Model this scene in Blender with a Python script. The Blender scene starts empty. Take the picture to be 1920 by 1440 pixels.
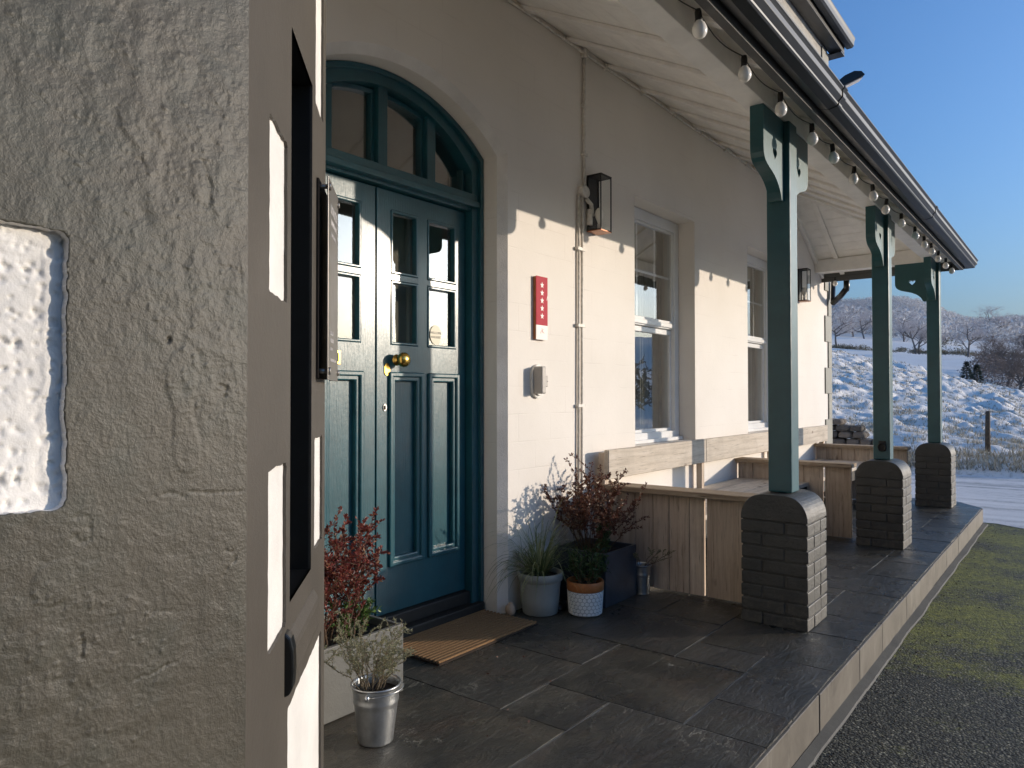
import bpy, bmesh, math, random
import numpy as np
from mathutils import Vector, Matrix, noise, geometry

sc = bpy.context.scene
col = sc.collection
R = math.radians
rnd = random.Random(7)

# ------------------------------------------------------------------ camera
CAM_H = 1.15
FPX = 1373.2
yaw, pitch, roll = R(37.92), R(0.915), R(-0.054)
Fv = Vector((math.cos(pitch)*math.cos(yaw), math.cos(pitch)*math.sin(yaw), math.sin(pitch)))
R0 = Vector((math.sin(yaw), -math.cos(yaw), 0)); U0 = R0.cross(Fv)
Rv = R0*math.cos(roll)+U0*math.sin(roll); Uv = -R0*math.sin(roll)+U0*math.cos(roll)
cd = bpy.data.cameras.new("camera"); cam = bpy.data.objects.new("camera", cd); col.objects.link(cam)
cd.sensor_width = 36; cd.lens = FPX/1920*36; cd.clip_start = .02; cd.clip_end = 6000
m3 = Matrix((Rv, Uv, -Fv)).transposed()
cam.matrix_world = Matrix.Translation((0, 0, CAM_H)) @ m3.to_4x4()
sc.camera = cam

# ------------------------------------------------------------------ light
SUN_T = .945; SUN_EL = R(9.3)
sh = Vector((SUN_T, -1, 0)).normalized()
sun_dir = Vector((sh.x*math.cos(SUN_EL), sh.y*math.cos(SUN_EL), math.sin(SUN_EL)))
w = bpy.data.worlds.new("World"); sc.world = w; w.use_nodes = True
wn = w.node_tree.nodes; wl = w.node_tree.links
bg = wn["Background"]
sky = wn.new("ShaderNodeTexSky"); sky.sky_type = 'NISHITA'; sky.sun_disc = False
sky.sun_elevation = SUN_EL; sky.sun_rotation = math.atan2(sh.x, sh.y)
sky.altitude = 200; sky.air_density = 1.2; sky.dust_density = 4.0; sky.ozone_density = 6.6
wl.new(sky.outputs[0], bg.inputs[0]); bg.inputs[1].default_value = .15
sd = bpy.data.lights.new("sun", 'SUN'); sun = bpy.data.objects.new("sun", sd); col.objects.link(sun)
sd.energy = 2.1; sd.angle = R(.5); sd.color = (1, .85, .69)
sun.rotation_euler = (-sun_dir).to_track_quat('-Z', 'Y').to_euler()
sc.view_settings.view_transform = 'Standard'; sc.view_settings.look = 'None'
sc.view_settings.exposure = 0.90; sc.view_settings.gamma = 1
sc.cycles.max_bounces = 14; sc.cycles.diffuse_bounces = 10; sc.cycles.transparent_max_bounces = 16
sc.cycles.sample_clamp_indirect = 6

# ------------------------------------------------------------------ materials
def newmat(name):
    m = bpy.data.materials.new(name); m.use_nodes = True
    n = m.node_tree.nodes; l = m.node_tree.links
    return m, n, l, n["Principled BSDF"]
def setp(b, **k):
    for a, v in k.items():
        a = {'spec': 'Specular IOR Level', 'rough': 'Roughness', 'metal': 'Metallic', 'coat': 'Coat Weight', 'coatr': 'Coat Roughness', 'trans': 'Transmission Weight', 'ior': 'IOR'}.get(a, a)
        b.inputs[a].default_value = v
def texco(n, l, scale=(1, 1, 1), rot=(0, 0, 0), island=False, kind='Object'):
    tc = n.new("ShaderNodeTexCoord"); mp = n.new("ShaderNodeMapping")
    mp.inputs['Scale'].default_value = scale; mp.inputs['Rotation'].default_value = rot
    src = tc.outputs[kind]
    if island:
        g = n.new("ShaderNodeNewGeometry"); vm = n.new("ShaderNodeVectorMath"); vm.operation = 'MULTIPLY_ADD'
        cmb = n.new("ShaderNodeCombineXYZ")
        for i in range(3): l.new(g.outputs['Random Per Island'], cmb.inputs[i])
        vm.inputs[1].default_value = (17.3, 31.7, 23.1)
        l.new(cmb.outputs[0], vm.inputs[0]); l.new(src, vm.inputs[2]); src = vm.outputs[0]
    l.new(src, mp.inputs[0]); return mp.outputs[0]
def noi(n, l, v, s, d=4, r=.6, dist=0):
    t = n.new("ShaderNodeTexNoise"); t.inputs['Scale'].default_value = s; t.inputs['Detail'].default_value = d
    t.inputs['Roughness'].default_value = r; t.inputs['Distortion'].default_value = dist
    l.new(v, t.inputs['Vector']); return t.outputs['Fac']
def ramp(n, l, f, stops, interp='LINEAR'):
    r = n.new("ShaderNodeValToRGB"); r.color_ramp.interpolation = interp
    e = r.color_ramp.elements
    while len(e) < len(stops): e.new(.5)
    for i, (p, c) in enumerate(stops):
        e[i].position = p; e[i].color = (c, c, c, 1) if isinstance(c, (int, float)) else (*c, 1)
    l.new(f, r.inputs[0]); return r.outputs[0]
def mix(n, l, f, a, b, mode='MIX'):
    m = n.new("ShaderNodeMix"); m.data_type = 'RGBA'; m.blend_type = mode
    for i, v in ((0, f), (6, a), (7, b)):
        if isinstance(v, (int, float)): m.inputs[i].default_value = v
        elif isinstance(v, tuple): m.inputs[i].default_value = (*v, 1)
        else: l.new(v, m.inputs[i])
    return m.outputs[2]
def math_(n, l, op, a, b=0.0):
    m = n.new("ShaderNodeMath"); m.operation = op
    for i, v in ((0, a), (1, b)):
        if isinstance(v, (int, float)): m.inputs[i].default_value = v
        else: l.new(v, m.inputs[i])
    return m.outputs[0]
def bump(n, l, b, h, strength, dist=.01, prev=None):
    bn = n.new("ShaderNodeBump"); bn.inputs['Strength'].default_value = strength; bn.inputs['Distance'].default_value = dist
    l.new(h, bn.inputs['Height'])
    if prev is not None: l.new(prev, bn.inputs['Normal'])
    l.new(bn.outputs[0], b.inputs['Normal']); return bn.outputs[0]
def simple(name, c, rough=.6, var=.12, ns=30, bs=.15, bd=.003, **k):
    m, n, l, b = newmat(name); v = texco(n, l)
    f = noi(n, l, v, ns, 5, .65)
    dark = tuple(x*(1-var*2) for x in c); lite = tuple(min(1, x*(1+var)) for x in c)
    l.new(ramp(n, l, f, [(.3, dark), (.7, lite)]), b.inputs['Base Color'])
    setp(b, rough=rough, **k)
    if bs: bump(n, l, b, f, bs, bd)
    return m
M = {}
def mk_wall():
    m, n, l, b = newmat("white_render")
    v = texco(n, l)
    # x along wall, z up -> brick plane
    sep = n.new("ShaderNodeSeparateXYZ"); l.new(v, sep.inputs[0])
    cm = n.new("ShaderNodeCombineXYZ"); l.new(sep.outputs[0], cm.inputs[0]); l.new(sep.outputs[2], cm.inputs[1])
    br = n.new("ShaderNodeTexBrick"); l.new(cm.outputs[0], br.inputs['Vector'])
    br.inputs['Scale'].default_value = 1; br.inputs['Brick Width'].default_value = .30; br.inputs['Row Height'].default_value = .15
    br.inputs['Mortar Size'].default_value = .0035; br.inputs['Mortar Smooth'].default_value = .6
    br.inputs['Color1'].default_value = br.inputs['Color2'].default_value = (1, 1, 1, 1); br.inputs['Mortar'].default_value = (0, 0, 0, 1)
    big = noi(n, l, v, 1.3, 4, .55); fine = noi(n, l, v, 140, 3, .6); mid = noi(n, l, v, 14, 5, .6)
    gate = ramp(n, l, noi(n, l, v, 3.3, 3, .5), [(.44, 0), (.62, .85)])
    jt = math_(n, l, 'MULTIPLY', math_(n, l, 'SUBTRACT', 1.0, br.outputs['Color']), gate)
    c = ramp(n, l, big, [(.3, (.76, .715, .655)), (.7, (.83, .785, .73))])
    c = mix(n, l, math_(n, l, 'MULTIPLY', jt, .22), c, (.55, .50, .45))
    dirt = ramp(n, l, noi(n, l, texco(n, l, (9, 9, 1.2)), 1.0, 5, .6), [(.66, 0), (.86, .22)])
    c = mix(n, l, dirt, c, (.55, .50, .44))
    foot = ramp(n, l, math_(n, l, 'SUBTRACT', noi(n, l, v, 5, 5, .7), math_(n, l, 'MULTIPLY', sep.outputs[2], 2.2)), [(.02, 0), (.5, .38)])
    c = mix(n, l, foot, c, (.36, .34, .26))
    l.new(c, b.inputs['Base Color']); setp(b, rough=.62, spec=.3)
    h = math_(n, l, 'ADD', math_(n, l, 'MULTIPLY', fine, .10), math_(n, l, 'MULTIPLY', mid, .5))
    h = math_(n, l, 'SUBTRACT', h, math_(n, l, 'MULTIPLY', jt, .35))
    bump(n, l, b, h, .55, .004)
    return m
M['wall'] = mk_wall()
def mk_rough(name, c, s1, bs, rough, spec=.3):
    m, n, l, b = newmat(name); v = texco(n, l)
    a = noi(n, l, v, s1, 6, .65); g = noi(n, l, v, 4, 4, .6); f2 = noi(n, l, v, s1*4, 3, .6)
    l.new(ramp(n, l, g, [(.3, tuple(x*.86 for x in c)), (.7, tuple(x*1.1 for x in c))]), b.inputs['Base Color'])
    setp(b, rough=rough, spec=spec)
    bump(n, l, b, math_(n, l, 'ADD', a, math_(n, l, 'MULTIPLY', f2, .3)), bs, .004)
    return m
M['rough_white'] = mk_rough("popcorn_render", (.76, .735, .69), 55, .30, .7)
M['chamfer'] = mk_rough("chamfer_render", (.78, .75, .71), 120, .9, .6)
M['upper'] = mk_rough("pebbledash", (.50, .47, .42), 120, 1.0, .85)
def mk_greypaint():
    m, n, l, b = newmat("grey_masonry_paint"); v = texco(n, l)
    g = noi(n, l, v, 3.0, 5, .6); p = noi(n, l, v, 11, 5, .65); f = noi(n, l, v, 110, 4, .65); mid = noi(n, l, v, 38, 4, .6, .6)
    c = ramp(n, l, g, [(.3, (.059, .052, .038)), (.7, (.087, .077, .057))])
    c = mix(n, l, ramp(n, l, p, [(.48, 0), (.68, .55)]), c, (.062, .066, .052))
    l.new(c, b.inputs['Base Color']); setp(b, rough=.50, spec=.42)
    f3 = noi(n, l, v, 260, 3, .7); low = noi(n, l, texco(n, l, (1, 1, .6)), 2.1, 6, .7, .6)
    c = mix(n, l, ramp(n, l, low, [(.45, 0), (.62, .5)]), c, (.052, .054, .042)); l.new(c, b.inputs['Base Color'])
    h = math_(n, l, 'ADD', math_(n, l, 'MULTIPLY', f, .8), math_(n, l, 'MULTIPLY', mid, .8))
    h = math_(n, l, 'ADD', h, math_(n, l, 'MULTIPLY', f3, .35))
    bump(n, l, b, h, .40, .004)
    # sparse hairline cracks / chips
    return m
M['grey'] = mk_greypaint()
M['grey_smooth'] = mk_rough("grey_quoin_paint", (.080, .070, .057), 60, .22, .5, .42)
M['grey_far'] = mk_rough("pale_quoin_paint", (.27, .265, .225), 60, .2, .55, .4)
def mk_pier():
    m, n, l, b = newmat("pier_paint"); v = texco(n, l)
    sep = n.new("ShaderNodeSeparateXYZ"); l.new(v, sep.inputs[0])
    c = ramp(n, l, noi(n, l, v, 9, 5, .65), [(.3, (.024, .025, .022)), (.7, (.042, .042, .036))])
    spl = math_(n, l, 'SUBTRACT', noi(n, l, v, 26, 5, .75), math_(n, l, 'MULTIPLY', sep.outputs[2], .9))
    c = mix(n, l, ramp(n, l, spl, [(.42, 0), (.56, .5)]), c, (.13, .115, .085))
    c = mix(n, l, ramp(n, l, noi(n, l, v, 48, 4, .75), [(.735, 0), (.75, .7)]), c, (.20, .19, .16))
    l.new(c, b.inputs['Base Color']); l.new(ramp(n, l, noi(n, l, v, 14, 4), [(.3, .40), (.7, .62)]), b.inputs['Roughness']); setp(b, spec=.85)
    h = math_(n, l, 'ADD', noi(n, l, v, 55, 5, .7), math_(n, l, 'MULTIPLY', noi(n, l, v, 12, 3), .8))
    bump(n, l, b, h, .75, .005); return m
M['pier'] = mk_pier()
M['ceiling'] = simple("ceiling_paint", (.88, .855, .815), .5, .06, 6, .1)
def mk_teal(name, c, rough, bs, coat):
    m, n, l, b = newmat(name); v = texco(n, l)
    f = noi(n, l, v, 70, 4, .6); g = noi(n, l, v, 8, 5, .65); br = noi(n, l, texco(n, l, (60, 60, 4)), 2.5, 4, .6)
    cc = ramp(n, l, g, [(.3, tuple(x*.82 for x in c)), (.72, tuple(x*1.12 for x in c))])
    chip = ramp(n, l, noi(n, l, v, 33, 3, .7), [(.76, 0), (.79, .7)])
    l.new(mix(n, l, chip, cc, (.30, .34, .33)), b.inputs['Base Color'])
    setp(b, rough=rough, spec=.5, coat=coat, coatr=.16)
    bump(n, l, b, math_(n, l, 'ADD', math_(n, l, 'MULTIPLY', f, .22), math_(n, l, 'MULTIPLY', br, 1.0)), bs, .002)
    return m
M['teal'] = mk_teal("teal_gloss_paint", (.022, .104, .116), .40, .6, .12)
M['door'] = mk_teal("door_gloss_paint", (.012, .082, .106), .30, .6, .20)
M['black'] = simple("black_gloss", (.012, .013, .013), .28, .1, 20, .05)
M['black_matt'] = simple("black_matt", (.015, .014, .013), .6, .1, 20, .1)
M['gutter'] = simple("gutter_black", (.007, .008, .009), .42, .15, 15, .08, spec=.6)
M['fascia'] = mk_rough("fascia_paint", (.075, .075, .07), 200, .5, .5, .5)
M['upvc'] = simple("white_upvc", (.80, .80, .79), .3, .03, 5, 0)
def mk_glass(name, f0=.09, power=3.0, tint=(.93, .96, .95)):
    m, n, l, b = newmat(name); n.remove(b)
    out = n["Material Output"]; tr = n.new("ShaderNodeBsdfTransparent"); gl = n.new("ShaderNodeBsdfGlossy"); mx = n.new("ShaderNodeMixShader")
    lw = n.new("ShaderNodeLayerWeight"); lw.inputs[0].default_value = .5
    tr.inputs[0].default_value = (*tint, 1); gl.inputs['Roughness'].default_value = .012
    v = texco(n, l); bn = n.new("ShaderNodeBump"); bn.inputs['Strength'].default_value = .05; bn.inputs['Distance'].default_value = .02
    l.new(noi(n, l, v, 2.2, 2, .4), bn.inputs['Height']); l.new(bn.outputs[0], gl.inputs['Normal'])
    fr = math_(n, l, 'ADD', math_(n, l, 'MULTIPLY', math_(n, l, 'POWER', lw.outputs['Facing'], power), 1-f0), f0)
    l.new(fr, mx.inputs[0]); l.new(tr.outputs[0], mx.inputs[1]); l.new(gl.outputs[0], mx.inputs[2]); l.new(mx.outputs[0], out.inputs[0])
    return m
M['glass'] = mk_glass("window_glass", .20, 2.0)
M['lantern_glass'] = mk_glass("lantern_glass", .04, 4.0, (.97, .98, .97))
M['curtain'] = simple("curtain_cloth", (.30, .29, .22), .9, .2, 8, 0)
M['room'] = simple("room_paint", (.22, .19, .15), .9, .1, 3, 0)
def mk_slate():
    m, n, l, b = newmat("slate_paving"); v = texco(n, l, island=True); vo = texco(n, l)
    st = texco(n, l, (1, 3.0, 1), (0, 0, .5), island=True)
    big = noi(n, l, v, 2.2, 6, .62, .8); lay = noi(n, l, st, 5, 7, .68, 1.6); f = noi(n, l, vo, 85, 4, .65)
    g = n.new("ShaderNodeNewGeometry")
    c = ramp(n, l, big, [(.30, (.022, .023, .019)), (.55, (.062, .057, .043)), (.75, (.118, .103, .072))])
    c = mix(n, l, ramp(n, l, noi(n, l, v, 5.5, 5, .7, .7), [(.52, 0), (.75, .55)]), c, (.115, .078, .054))
    c = mix(n, l, ramp(n, l, g.outputs['Random Per Island'], [(0, .0), (1, .45)]), c, (.035, .040, .045))
    rv = noi(n, l, texco(n, l, (1, 2.6, 1), (0, 0, .5), island=True), 11, 7, .75, 1.2)
    c = mix(n, l, .8, c, ramp(n, l, rv, [(.30, .35), (.50, .5), (.70, .80)]), 'OVERLAY')
    wv = ramp(n, l, noi(n, l, texco(n, l, (1, 2.2, 1), (0, 0, -.4), island=True), 3.2, 9, .62, 1.2), [(.492, 0), (.5, 1), (.508, 0)])
    wv = math_(n, l, 'MULTIPLY', wv, ramp(n, l, noi(n, l, v, 3.1, 3), [(.57, 0), (.66, 1)]))
    c = mix(n, l, wv, c, (.36, .35, .29))
    sp = ramp(n, l, noi(n, l, vo, 60, 3, .7), [(.72, 0), (.76, .6)])
    c = mix(n, l, math_(n, l, 'MULTIPLY', sp, ramp(n, l, noi(n, l, v, 4, 4), [(.5, 0), (.6, 1)])), c, (.30, .29, .24))
    ck = ramp(n, l, noi(n, l, texco(n, l, (1, 3.4, 1), (0, 0, .9), island=True), 2.1, 8, .6, 1.0), [(.494, 0), (.5, 1), (.506, 0)])
    c = mix(n, l, math_(n, l, 'MULTIPLY', ck, ramp(n, l, noi(n, l, v, 2.7, 3), [(.52, 0), (.6, 1)])), c, (.006, .006, .006))
    l.new(c, b.inputs['Base Color'])
    wet = ramp(n, l, noi(n, l, vo, 2.6, 5, .6, .3), [(.35, .20), (.65, .46)])
    l.new(wet, b.inputs['Roughness']); setp(b, spec=.55)
    h = math_(n, l, 'ADD', math_(n, l, 'MULTIPLY', lay, 1.0), math_(n, l, 'MULTIPLY', f, .22))
    h = math_(n, l, 'ADD', h, math_(n, l, 'MULTIPLY', rv, .55))
    h = math_(n, l, 'ADD', h, math_(n, l, 'MULTIPLY', wv, .25))
    bump(n, l, b, h, .85, .015)
    return m
M['slate'] = mk_slate()
M['mortar'] = mk_rough("mortar", (.30, .28, .235), 60, .5, .85)
M['mortar_edge'] = mk_rough('mortar_edge', (.19, .18, .155), 60, .6, .85)
M['mortar_dark'] = mk_rough("mortar_dark", (.10, .095, .08), 60, .5, .85)
def mk_kerb():
    m, n, l, b = newmat("kerb_slate"); v = texco(n, l, island=True)
    a = noi(n, l, v, 4, 6, .65, .5); s = noi(n, l, texco(n, l, (7, 7, 1.5), island=True), 2, 5, .6)
    c = ramp(n, l, a, [(.25, (.070, .060, .046)), (.5, (.135, .118, .093)), (.8, (.185, .166, .134))])
    c = mix(n, l, ramp(n, l, s, [(.58, 0), (.75, .4)]), c, (.36, .34, .28))
    l.new(c, b.inputs['Base Color']); setp(b, rough=.6); bump(n, l, b, a, .3, .006); return m
M['kerb'] = mk_kerb()
def mk_asphalt():
    m, n, l, b = newmat("asphalt"); v = texco(n, l)
    vor = n.new("ShaderNodeTexVoronoi"); vor.inputs['Scale'].default_value = 95; l.new(v, vor.inputs['Vector'])
    vor2 = n.new("ShaderNodeTexVoronoi"); vor2.inputs['Scale'].default_value = 190; l.new(v, vor2.inputs['Vector'])
    rc = ramp(n, l, math_(n, l, 'FRACT', math_(n, l, 'MULTIPLY', vor.outputs['Color'], 3.1)), [(0, (.017, .016, .009)), (.55, (.088, .081, .050)), (.9, (.21, .195, .13)), (1, (.42, .39, .28))])
    c = mix(n, l, ramp(n, l, vor.outputs['Distance'], [(.25, 0), (.6, .8)]), rc, (.018, .018, .014))
    sep = n.new("ShaderNodeSeparateXYZ"); l.new(v, sep.inputs[0])
    mz = ramp(n, l, math_(n, l, 'MULTIPLY', sep.outputs[0], .1), [(.30, 0), (.50, .60), (.85, .60)])
    # moss follows a worn patch beyond the second pier
    ms = math_(n, l, 'ADD', noi(n, l, v, 2.0, 6, .7), math_(n, l, 'MULTIPLY', mz, .62))
    ms = math_(n, l, 'SUBTRACT', ms, math_(n, l, 'MULTIPLY', ramp(n, l, math_(n, l, 'MULTIPLY', vor.outputs['Distance'], 1.0), [(.0, 1), (.5, 0)]), .13))
    ms = math_(n, l, 'ADD', ms, math_(n, l, 'MULTIPLY', math_(n, l, 'SUBTRACT', noi(n, l, v, 38, 5, .8), .5), .75))
    mc = ramp(n, l, noi(n, l, v, 28, 4, .7), [(.3, (.075, .080, .014)), (.7, (.33, .32, .05))])
    c = mix(n, l, ramp(n, l, ms, [(.68, 0), (.90, .92)]), c, mc)
    c = mix(n, l, ramp(n, l, noi(n, l, v, 13, 5, .75), [(.56, 0), (.72, .22)]), c, (.040, .050, .020))
    fr = ramp(n, l, math_(n, l, 'ADD', noi(n, l, texco(n, l, (1, 2.2, 1)), 4.5, 7, .72), math_(n, l, 'MULTIPLY', mz, .04)), [(.735, 0), (.765, .85)])
    fr = math_(n, l, 'MULTIPLY', fr, ramp(n, l, sep.outputs[0], [(0, .0), (.9, 1)]))
    c = mix(n, l, fr, c, (.68, .70, .72))
    l.new(c, b.inputs['Base Color']); setp(b, rough=.68, spec=.4)
    h = math_(n, l, 'SUBTRACT', 1.0, vor.outputs['Distance'])
    h = math_(n, l, 'ADD', h, math_(n, l, 'MULTIPLY', noi(n, l, v, 9, 5, .7), .9))
    h = math_(n, l, 'ADD', h, math_(n, l, 'MULTIPLY', math_(n, l, 'SUBTRACT', 1.0, vor2.outputs['Distance']), .4))
    bump(n, l, b, h, .9, .007); return m
M['asphalt'] = mk_asphalt()
def mk_road():
    m, n, l, b = newmat("snowy_road"); v = texco(n, l)
    tr = noi(n, l, texco(n, l, (2.2, .12, 1), (0, 0, .12)), 1.3, 6, .62); f = noi(n, l, v, 9, 6, .7)
    c = ramp(n, l, math_(n, l, 'ADD', tr, math_(n, l, 'MULTIPLY', f, .35)), [(.52, (.34, .32, .29)), (.66, (.72, .68, .63)), (.85, (.88, .84, .79))])
    l.new(c, b.inputs['Base Color']); setp(b, rough=.6); bump(n, l, b, f, .5, .02); return m
M['road'] = mk_road()
def mk_field():
    m, n, l, b = newmat("frosted_grassland"); v = texco(n, l)
    a = noi(n, l, v, 1.5, 8, .75); f = noi(n, l, texco(n, l, (1, 1.8, 1)), 7, 6, .75)
    at = n.new("ShaderNodeAttribute"); at.attribute_name = "cover"
    snow = ramp(n, l, noi(n, l, v, .4, 4), [(.3, (.92, .85, .75)), (.7, (.96, .91, .83))])
    grass = ramp(n, l, noi(n, l, v, 5, 4, .7), [(.3, (.20, .17, .10)), (.6, (.33, .29, .19)), (.8, (.50, .46, .36))])
    s = math_(n, l, 'ADD', math_(n, l, 'MULTIPLY', a, .45), math_(n, l, 'MULTIPLY', f, .55))
    s = math_(n, l, 'ADD', s, at.outputs['Fac'])
    c = mix(n, l, ramp(n, l, s, [(.46, .0), (.60, .78)]), snow, grass)
    l.new(c, b.inputs['Base Color']); setp(b, rough=.75); bump(n, l, b, f, .4, .08); return m
M['field'] = mk_field()
def mk_wood(name, c1, c2, c3, axis, rough=.75):
    m, n, l, b = newmat(name)
    sc3 = [22, 22, 22]; sc3[axis] = 1.1
    st = texco(n, l, tuple(sc3), island=True); v = texco(n, l, island=True)
    g = noi(n, l, st, 1.7, 6, .68, .3); blot = noi(n, l, v, 5, 5, .65)
    fine = noi(n, l, texco(n, l, tuple(s*4 for s in sc3), island=True), 1.5, 4, .6)
    c = ramp(n, l, g, [(.25, c1), (.5, c2), (.75, c3)])
    c = mix(n, l, ramp(n, l, blot, [(.45, 0), (.75, .55)]), c, tuple(x*.62 for x in c2))
    c = mix(n, l, ramp(n, l, fine, [(.30, .8), (.42, 0)]), c, tuple(x*.35 for x in c1))
    vo = n.new("ShaderNodeTexVoronoi"); sv = [7, 7, 7]; sv[axis] = 3.2
    l.new(texco(n, l, tuple(sv), island=True), vo.inputs['Vector']); vo.inputs['Scale'].default_value = 1
    c = mix(n, l, ramp(n, l, vo.outputs['Distance'], [(.05, .75), (.13, 0)]), c, (.12, .055, .028))
    g2 = n.new("ShaderNodeNewGeometry")
    c = mix(n, l, ramp(n, l, g2.outputs['Random Per Island'], [(0, 0), (1, .35)]), c, tuple(x*.7 for x in c1))
    l.new(c, b.inputs['Base Color']); setp(b, rough=rough, spec=.25)
    bump(n, l, b, math_(n, l, 'ADD', g, math_(n, l, 'MULTIPLY', fine, .6)), .45, .004); return m
M['wood_v'] = mk_wood("reclaimed_boards", (.38, .28, .20), (.68, .56, .44), (.82, .73, .61), 2)
M['wood_x'] = mk_wood("reclaimed_plank", (.46, .39, .31), (.68, .60, .50), (.80, .73, .64), 0)
M['wood_y'] = mk_wood("reclaimed_rail", (.26, .18, .12), (.46, .36, .25), (.60, .49, .37), 1)
M['galv'] = simple("galvanised_steel", (.52, .54, .55), .33, .12, 25, .08, metal=.9)
M['box_slate'] = simple("slate_planter", (.050, .064, .082), .45, .25, 7, .2)
M['box_grey'] = mk_rough("lead_grey_planter", (.135, .135, .125), 30, .3, .5)  # paler grey box left of the doormat
M['concrete'] = mk_rough("concrete_pot", (.31, .32, .30), 25, .4, .85)
M['terracotta'] = simple("orange_rim_glaze", (.42, .15, .045), .45, .12, 30, .05)
M['hexwhite'] = simple("white_pot_glaze", (.80, .82, .82), .4, .05, 20, .03)
M['soil'] = simple("potting_soil", (.018, .013, .01), .95, .3, 60, .8, .01)
def mk_leaf(name, ca, cb, rough=.45, cc=None):
    m, n, l, b = newmat(name); g = n.new("ShaderNodeNewGeometry")
    l.new(ramp(n, l, g.outputs['Random Per Island'], ([(0, ca), (1, cb)] if cc is None else [(0, ca), (.45, tuple((p+q)/2 for p, q in zip(ca, cb))), (.8, cb), (1, cc)])), b.inputs['Base Color'])
    setp(b, rough=rough, spec=.4)
    b.inputs['Subsurface Weight'].default_value = 0
    out = n["Material Output"]; tl = n.new("ShaderNodeBsdfTranslucent"); mx = n.new("ShaderNodeMixShader"); mx.inputs[0].default_value = .22
    l.new(ramp(n, l, g.outputs['Random Per Island'], ([(0, ca), (1, cb)] if cc is None else [(0, ca), (.45, tuple((p+q)/2 for p, q in zip(ca, cb))), (.8, cb), (1, cc)])), tl.inputs[0])
    l.new(b.outputs[0], mx.inputs[1]); l.new(tl.outputs[0], mx.inputs[2]); l.new(mx.outputs[0], out.inputs[0]); return m
M['leaf_red'] = mk_leaf("red_leaves", (.075, .016, .015), (.27, .060, .048), .4, (.36, .20, .11))
M['leaf_rust'] = mk_leaf("rust_leaves", (.060, .020, .014), (.20, .078, .048), .4, (.32, .22, .15))
M['leaf_green'] = mk_leaf("green_leaves", (.03, .085, .02), (.13, .22, .05))
M['leaf_grey'] = mk_leaf("grey_green_leaves", (.13, .15, .085), (.36, .34, .22), .7)
M['leaf_fern'] = mk_leaf("dark_fern_leaves", (.02, .05, .02), (.06, .11, .035))
M['grass'] = mk_leaf("sedge_blades", (.05, .085, .03), (.30, .32, .15))
M['stem'] = simple("stems", (.12, .075, .045), .8, .2, 50, 0)
M['stem_grey'] = simple("grey_stems", (.20, .16, .11), .8, .2, 50, 0)
M['brass'] = simple("brass", (.62, .40, .10), .22, .08, 20, .03, metal=1.0)
M['steel'] = simple("brushed_steel", (.40, .38, .35), .38, .06, 20, .02, metal=.9)
M['copper'] = simple("copper", (.38, .16, .08), .4, .15, 25, .05, metal=.6)
M['red'] = simple("plaque_red", (.48, .020, .045), .6, .03, 5, 0, spec=.2)
M['plaque_white'] = simple("plaque_white", (.70, .66, .63), .4, .04, 5, 0)
M['plaque_pink'] = simple("plaque_pink_ink", (.55, .16, .17), .4, .04, 5, 0)
M['cream'] = simple("sticker_cream", (.72, .66, .50), .5, .04, 5, 0)
M['ink'] = simple("dark_ink", (.05, .06, .06), .6, .04, 5, 0)
M['sensor_w'] = simple("white_plastic", (.72, .70, .66), .4, .05, 25, .05)
M['sensor_g'] = simple("grey_plastic", (.40, .37, .34), .4, .05, 25, .05)
M['pipe'] = simple("painted_conduit", (.74, .70, .64), .45, .15, 30, .1)
M['bulb'] = simple("frosted_bulb", (.90, .87, .81), .25, .02, 5, 0)
M['stone'] = mk_rough("field_stone", (.16, .145, .12), 12, .8, .9)
M['stone_var'] = mk_leaf("wall_stones", (.085, .08, .07), (.24, .20, .16), .9)
M['pebble'] = simple("egg_stone", (.42, .30, .21), .5, .1, 12, .05)
M['sign_shadow'] = simple('sign_shadow_brown', (.020, .013, .008), .8, .3, 30, .5)  # near-black brown standing in for the sign's shadow on the wall
M['timber'] = simple("weathered_post", (.12, .09, .06), .9, .25, 20, .4)
M['bark'] = simple("frosty_bark", (.16, .135, .12), .9, .25, 3, .4)
M['twig'] = mk_leaf("frosted_twigs", (.30, .25, .235), (.74, .70, .70), .9)
M['twig_brown'] = mk_leaf("bare_brown_twigs", (.11, .085, .07), (.26, .20, .17), .9)
M['conifer'] = mk_leaf("conifer_needles", (.012, .03, .018), (.03, .06, .03), .9)
M['woodland'] = mk_leaf("frosted_woodland", (.33, .30, .28), (.86, .84, .82), .9)
M['dry_grass'] = mk_leaf('dry_frosted_grass', (.22, .19, .12), (.62, .56, .45), .9)
M['scrub'] = mk_leaf("scrub", (.07, .06, .03), (.30, .26, .17), .9)
def mk_mat():
    m, n, l, b = newmat("coir"); v = texco(n, l); f = noi(n, l, v, 260, 3, .8)
    l.new(ramp(n, l, f, [(.3, (.14, .07, .030)), (.7, (.42, .25, .115))]), b.inputs['Base Color'])
    setp(b, rough=.95); bump(n, l, b, f, .9, .006); return m
M['coir'] = mk_mat()
M['mat_base'] = simple('mat_backing', (.035, .022, .014), .95, .2, 40, .2)
M['pot_groove'] = simple('pot_groove_glaze', (.42, .45, .47), .5, .05, 20, .02)

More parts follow.
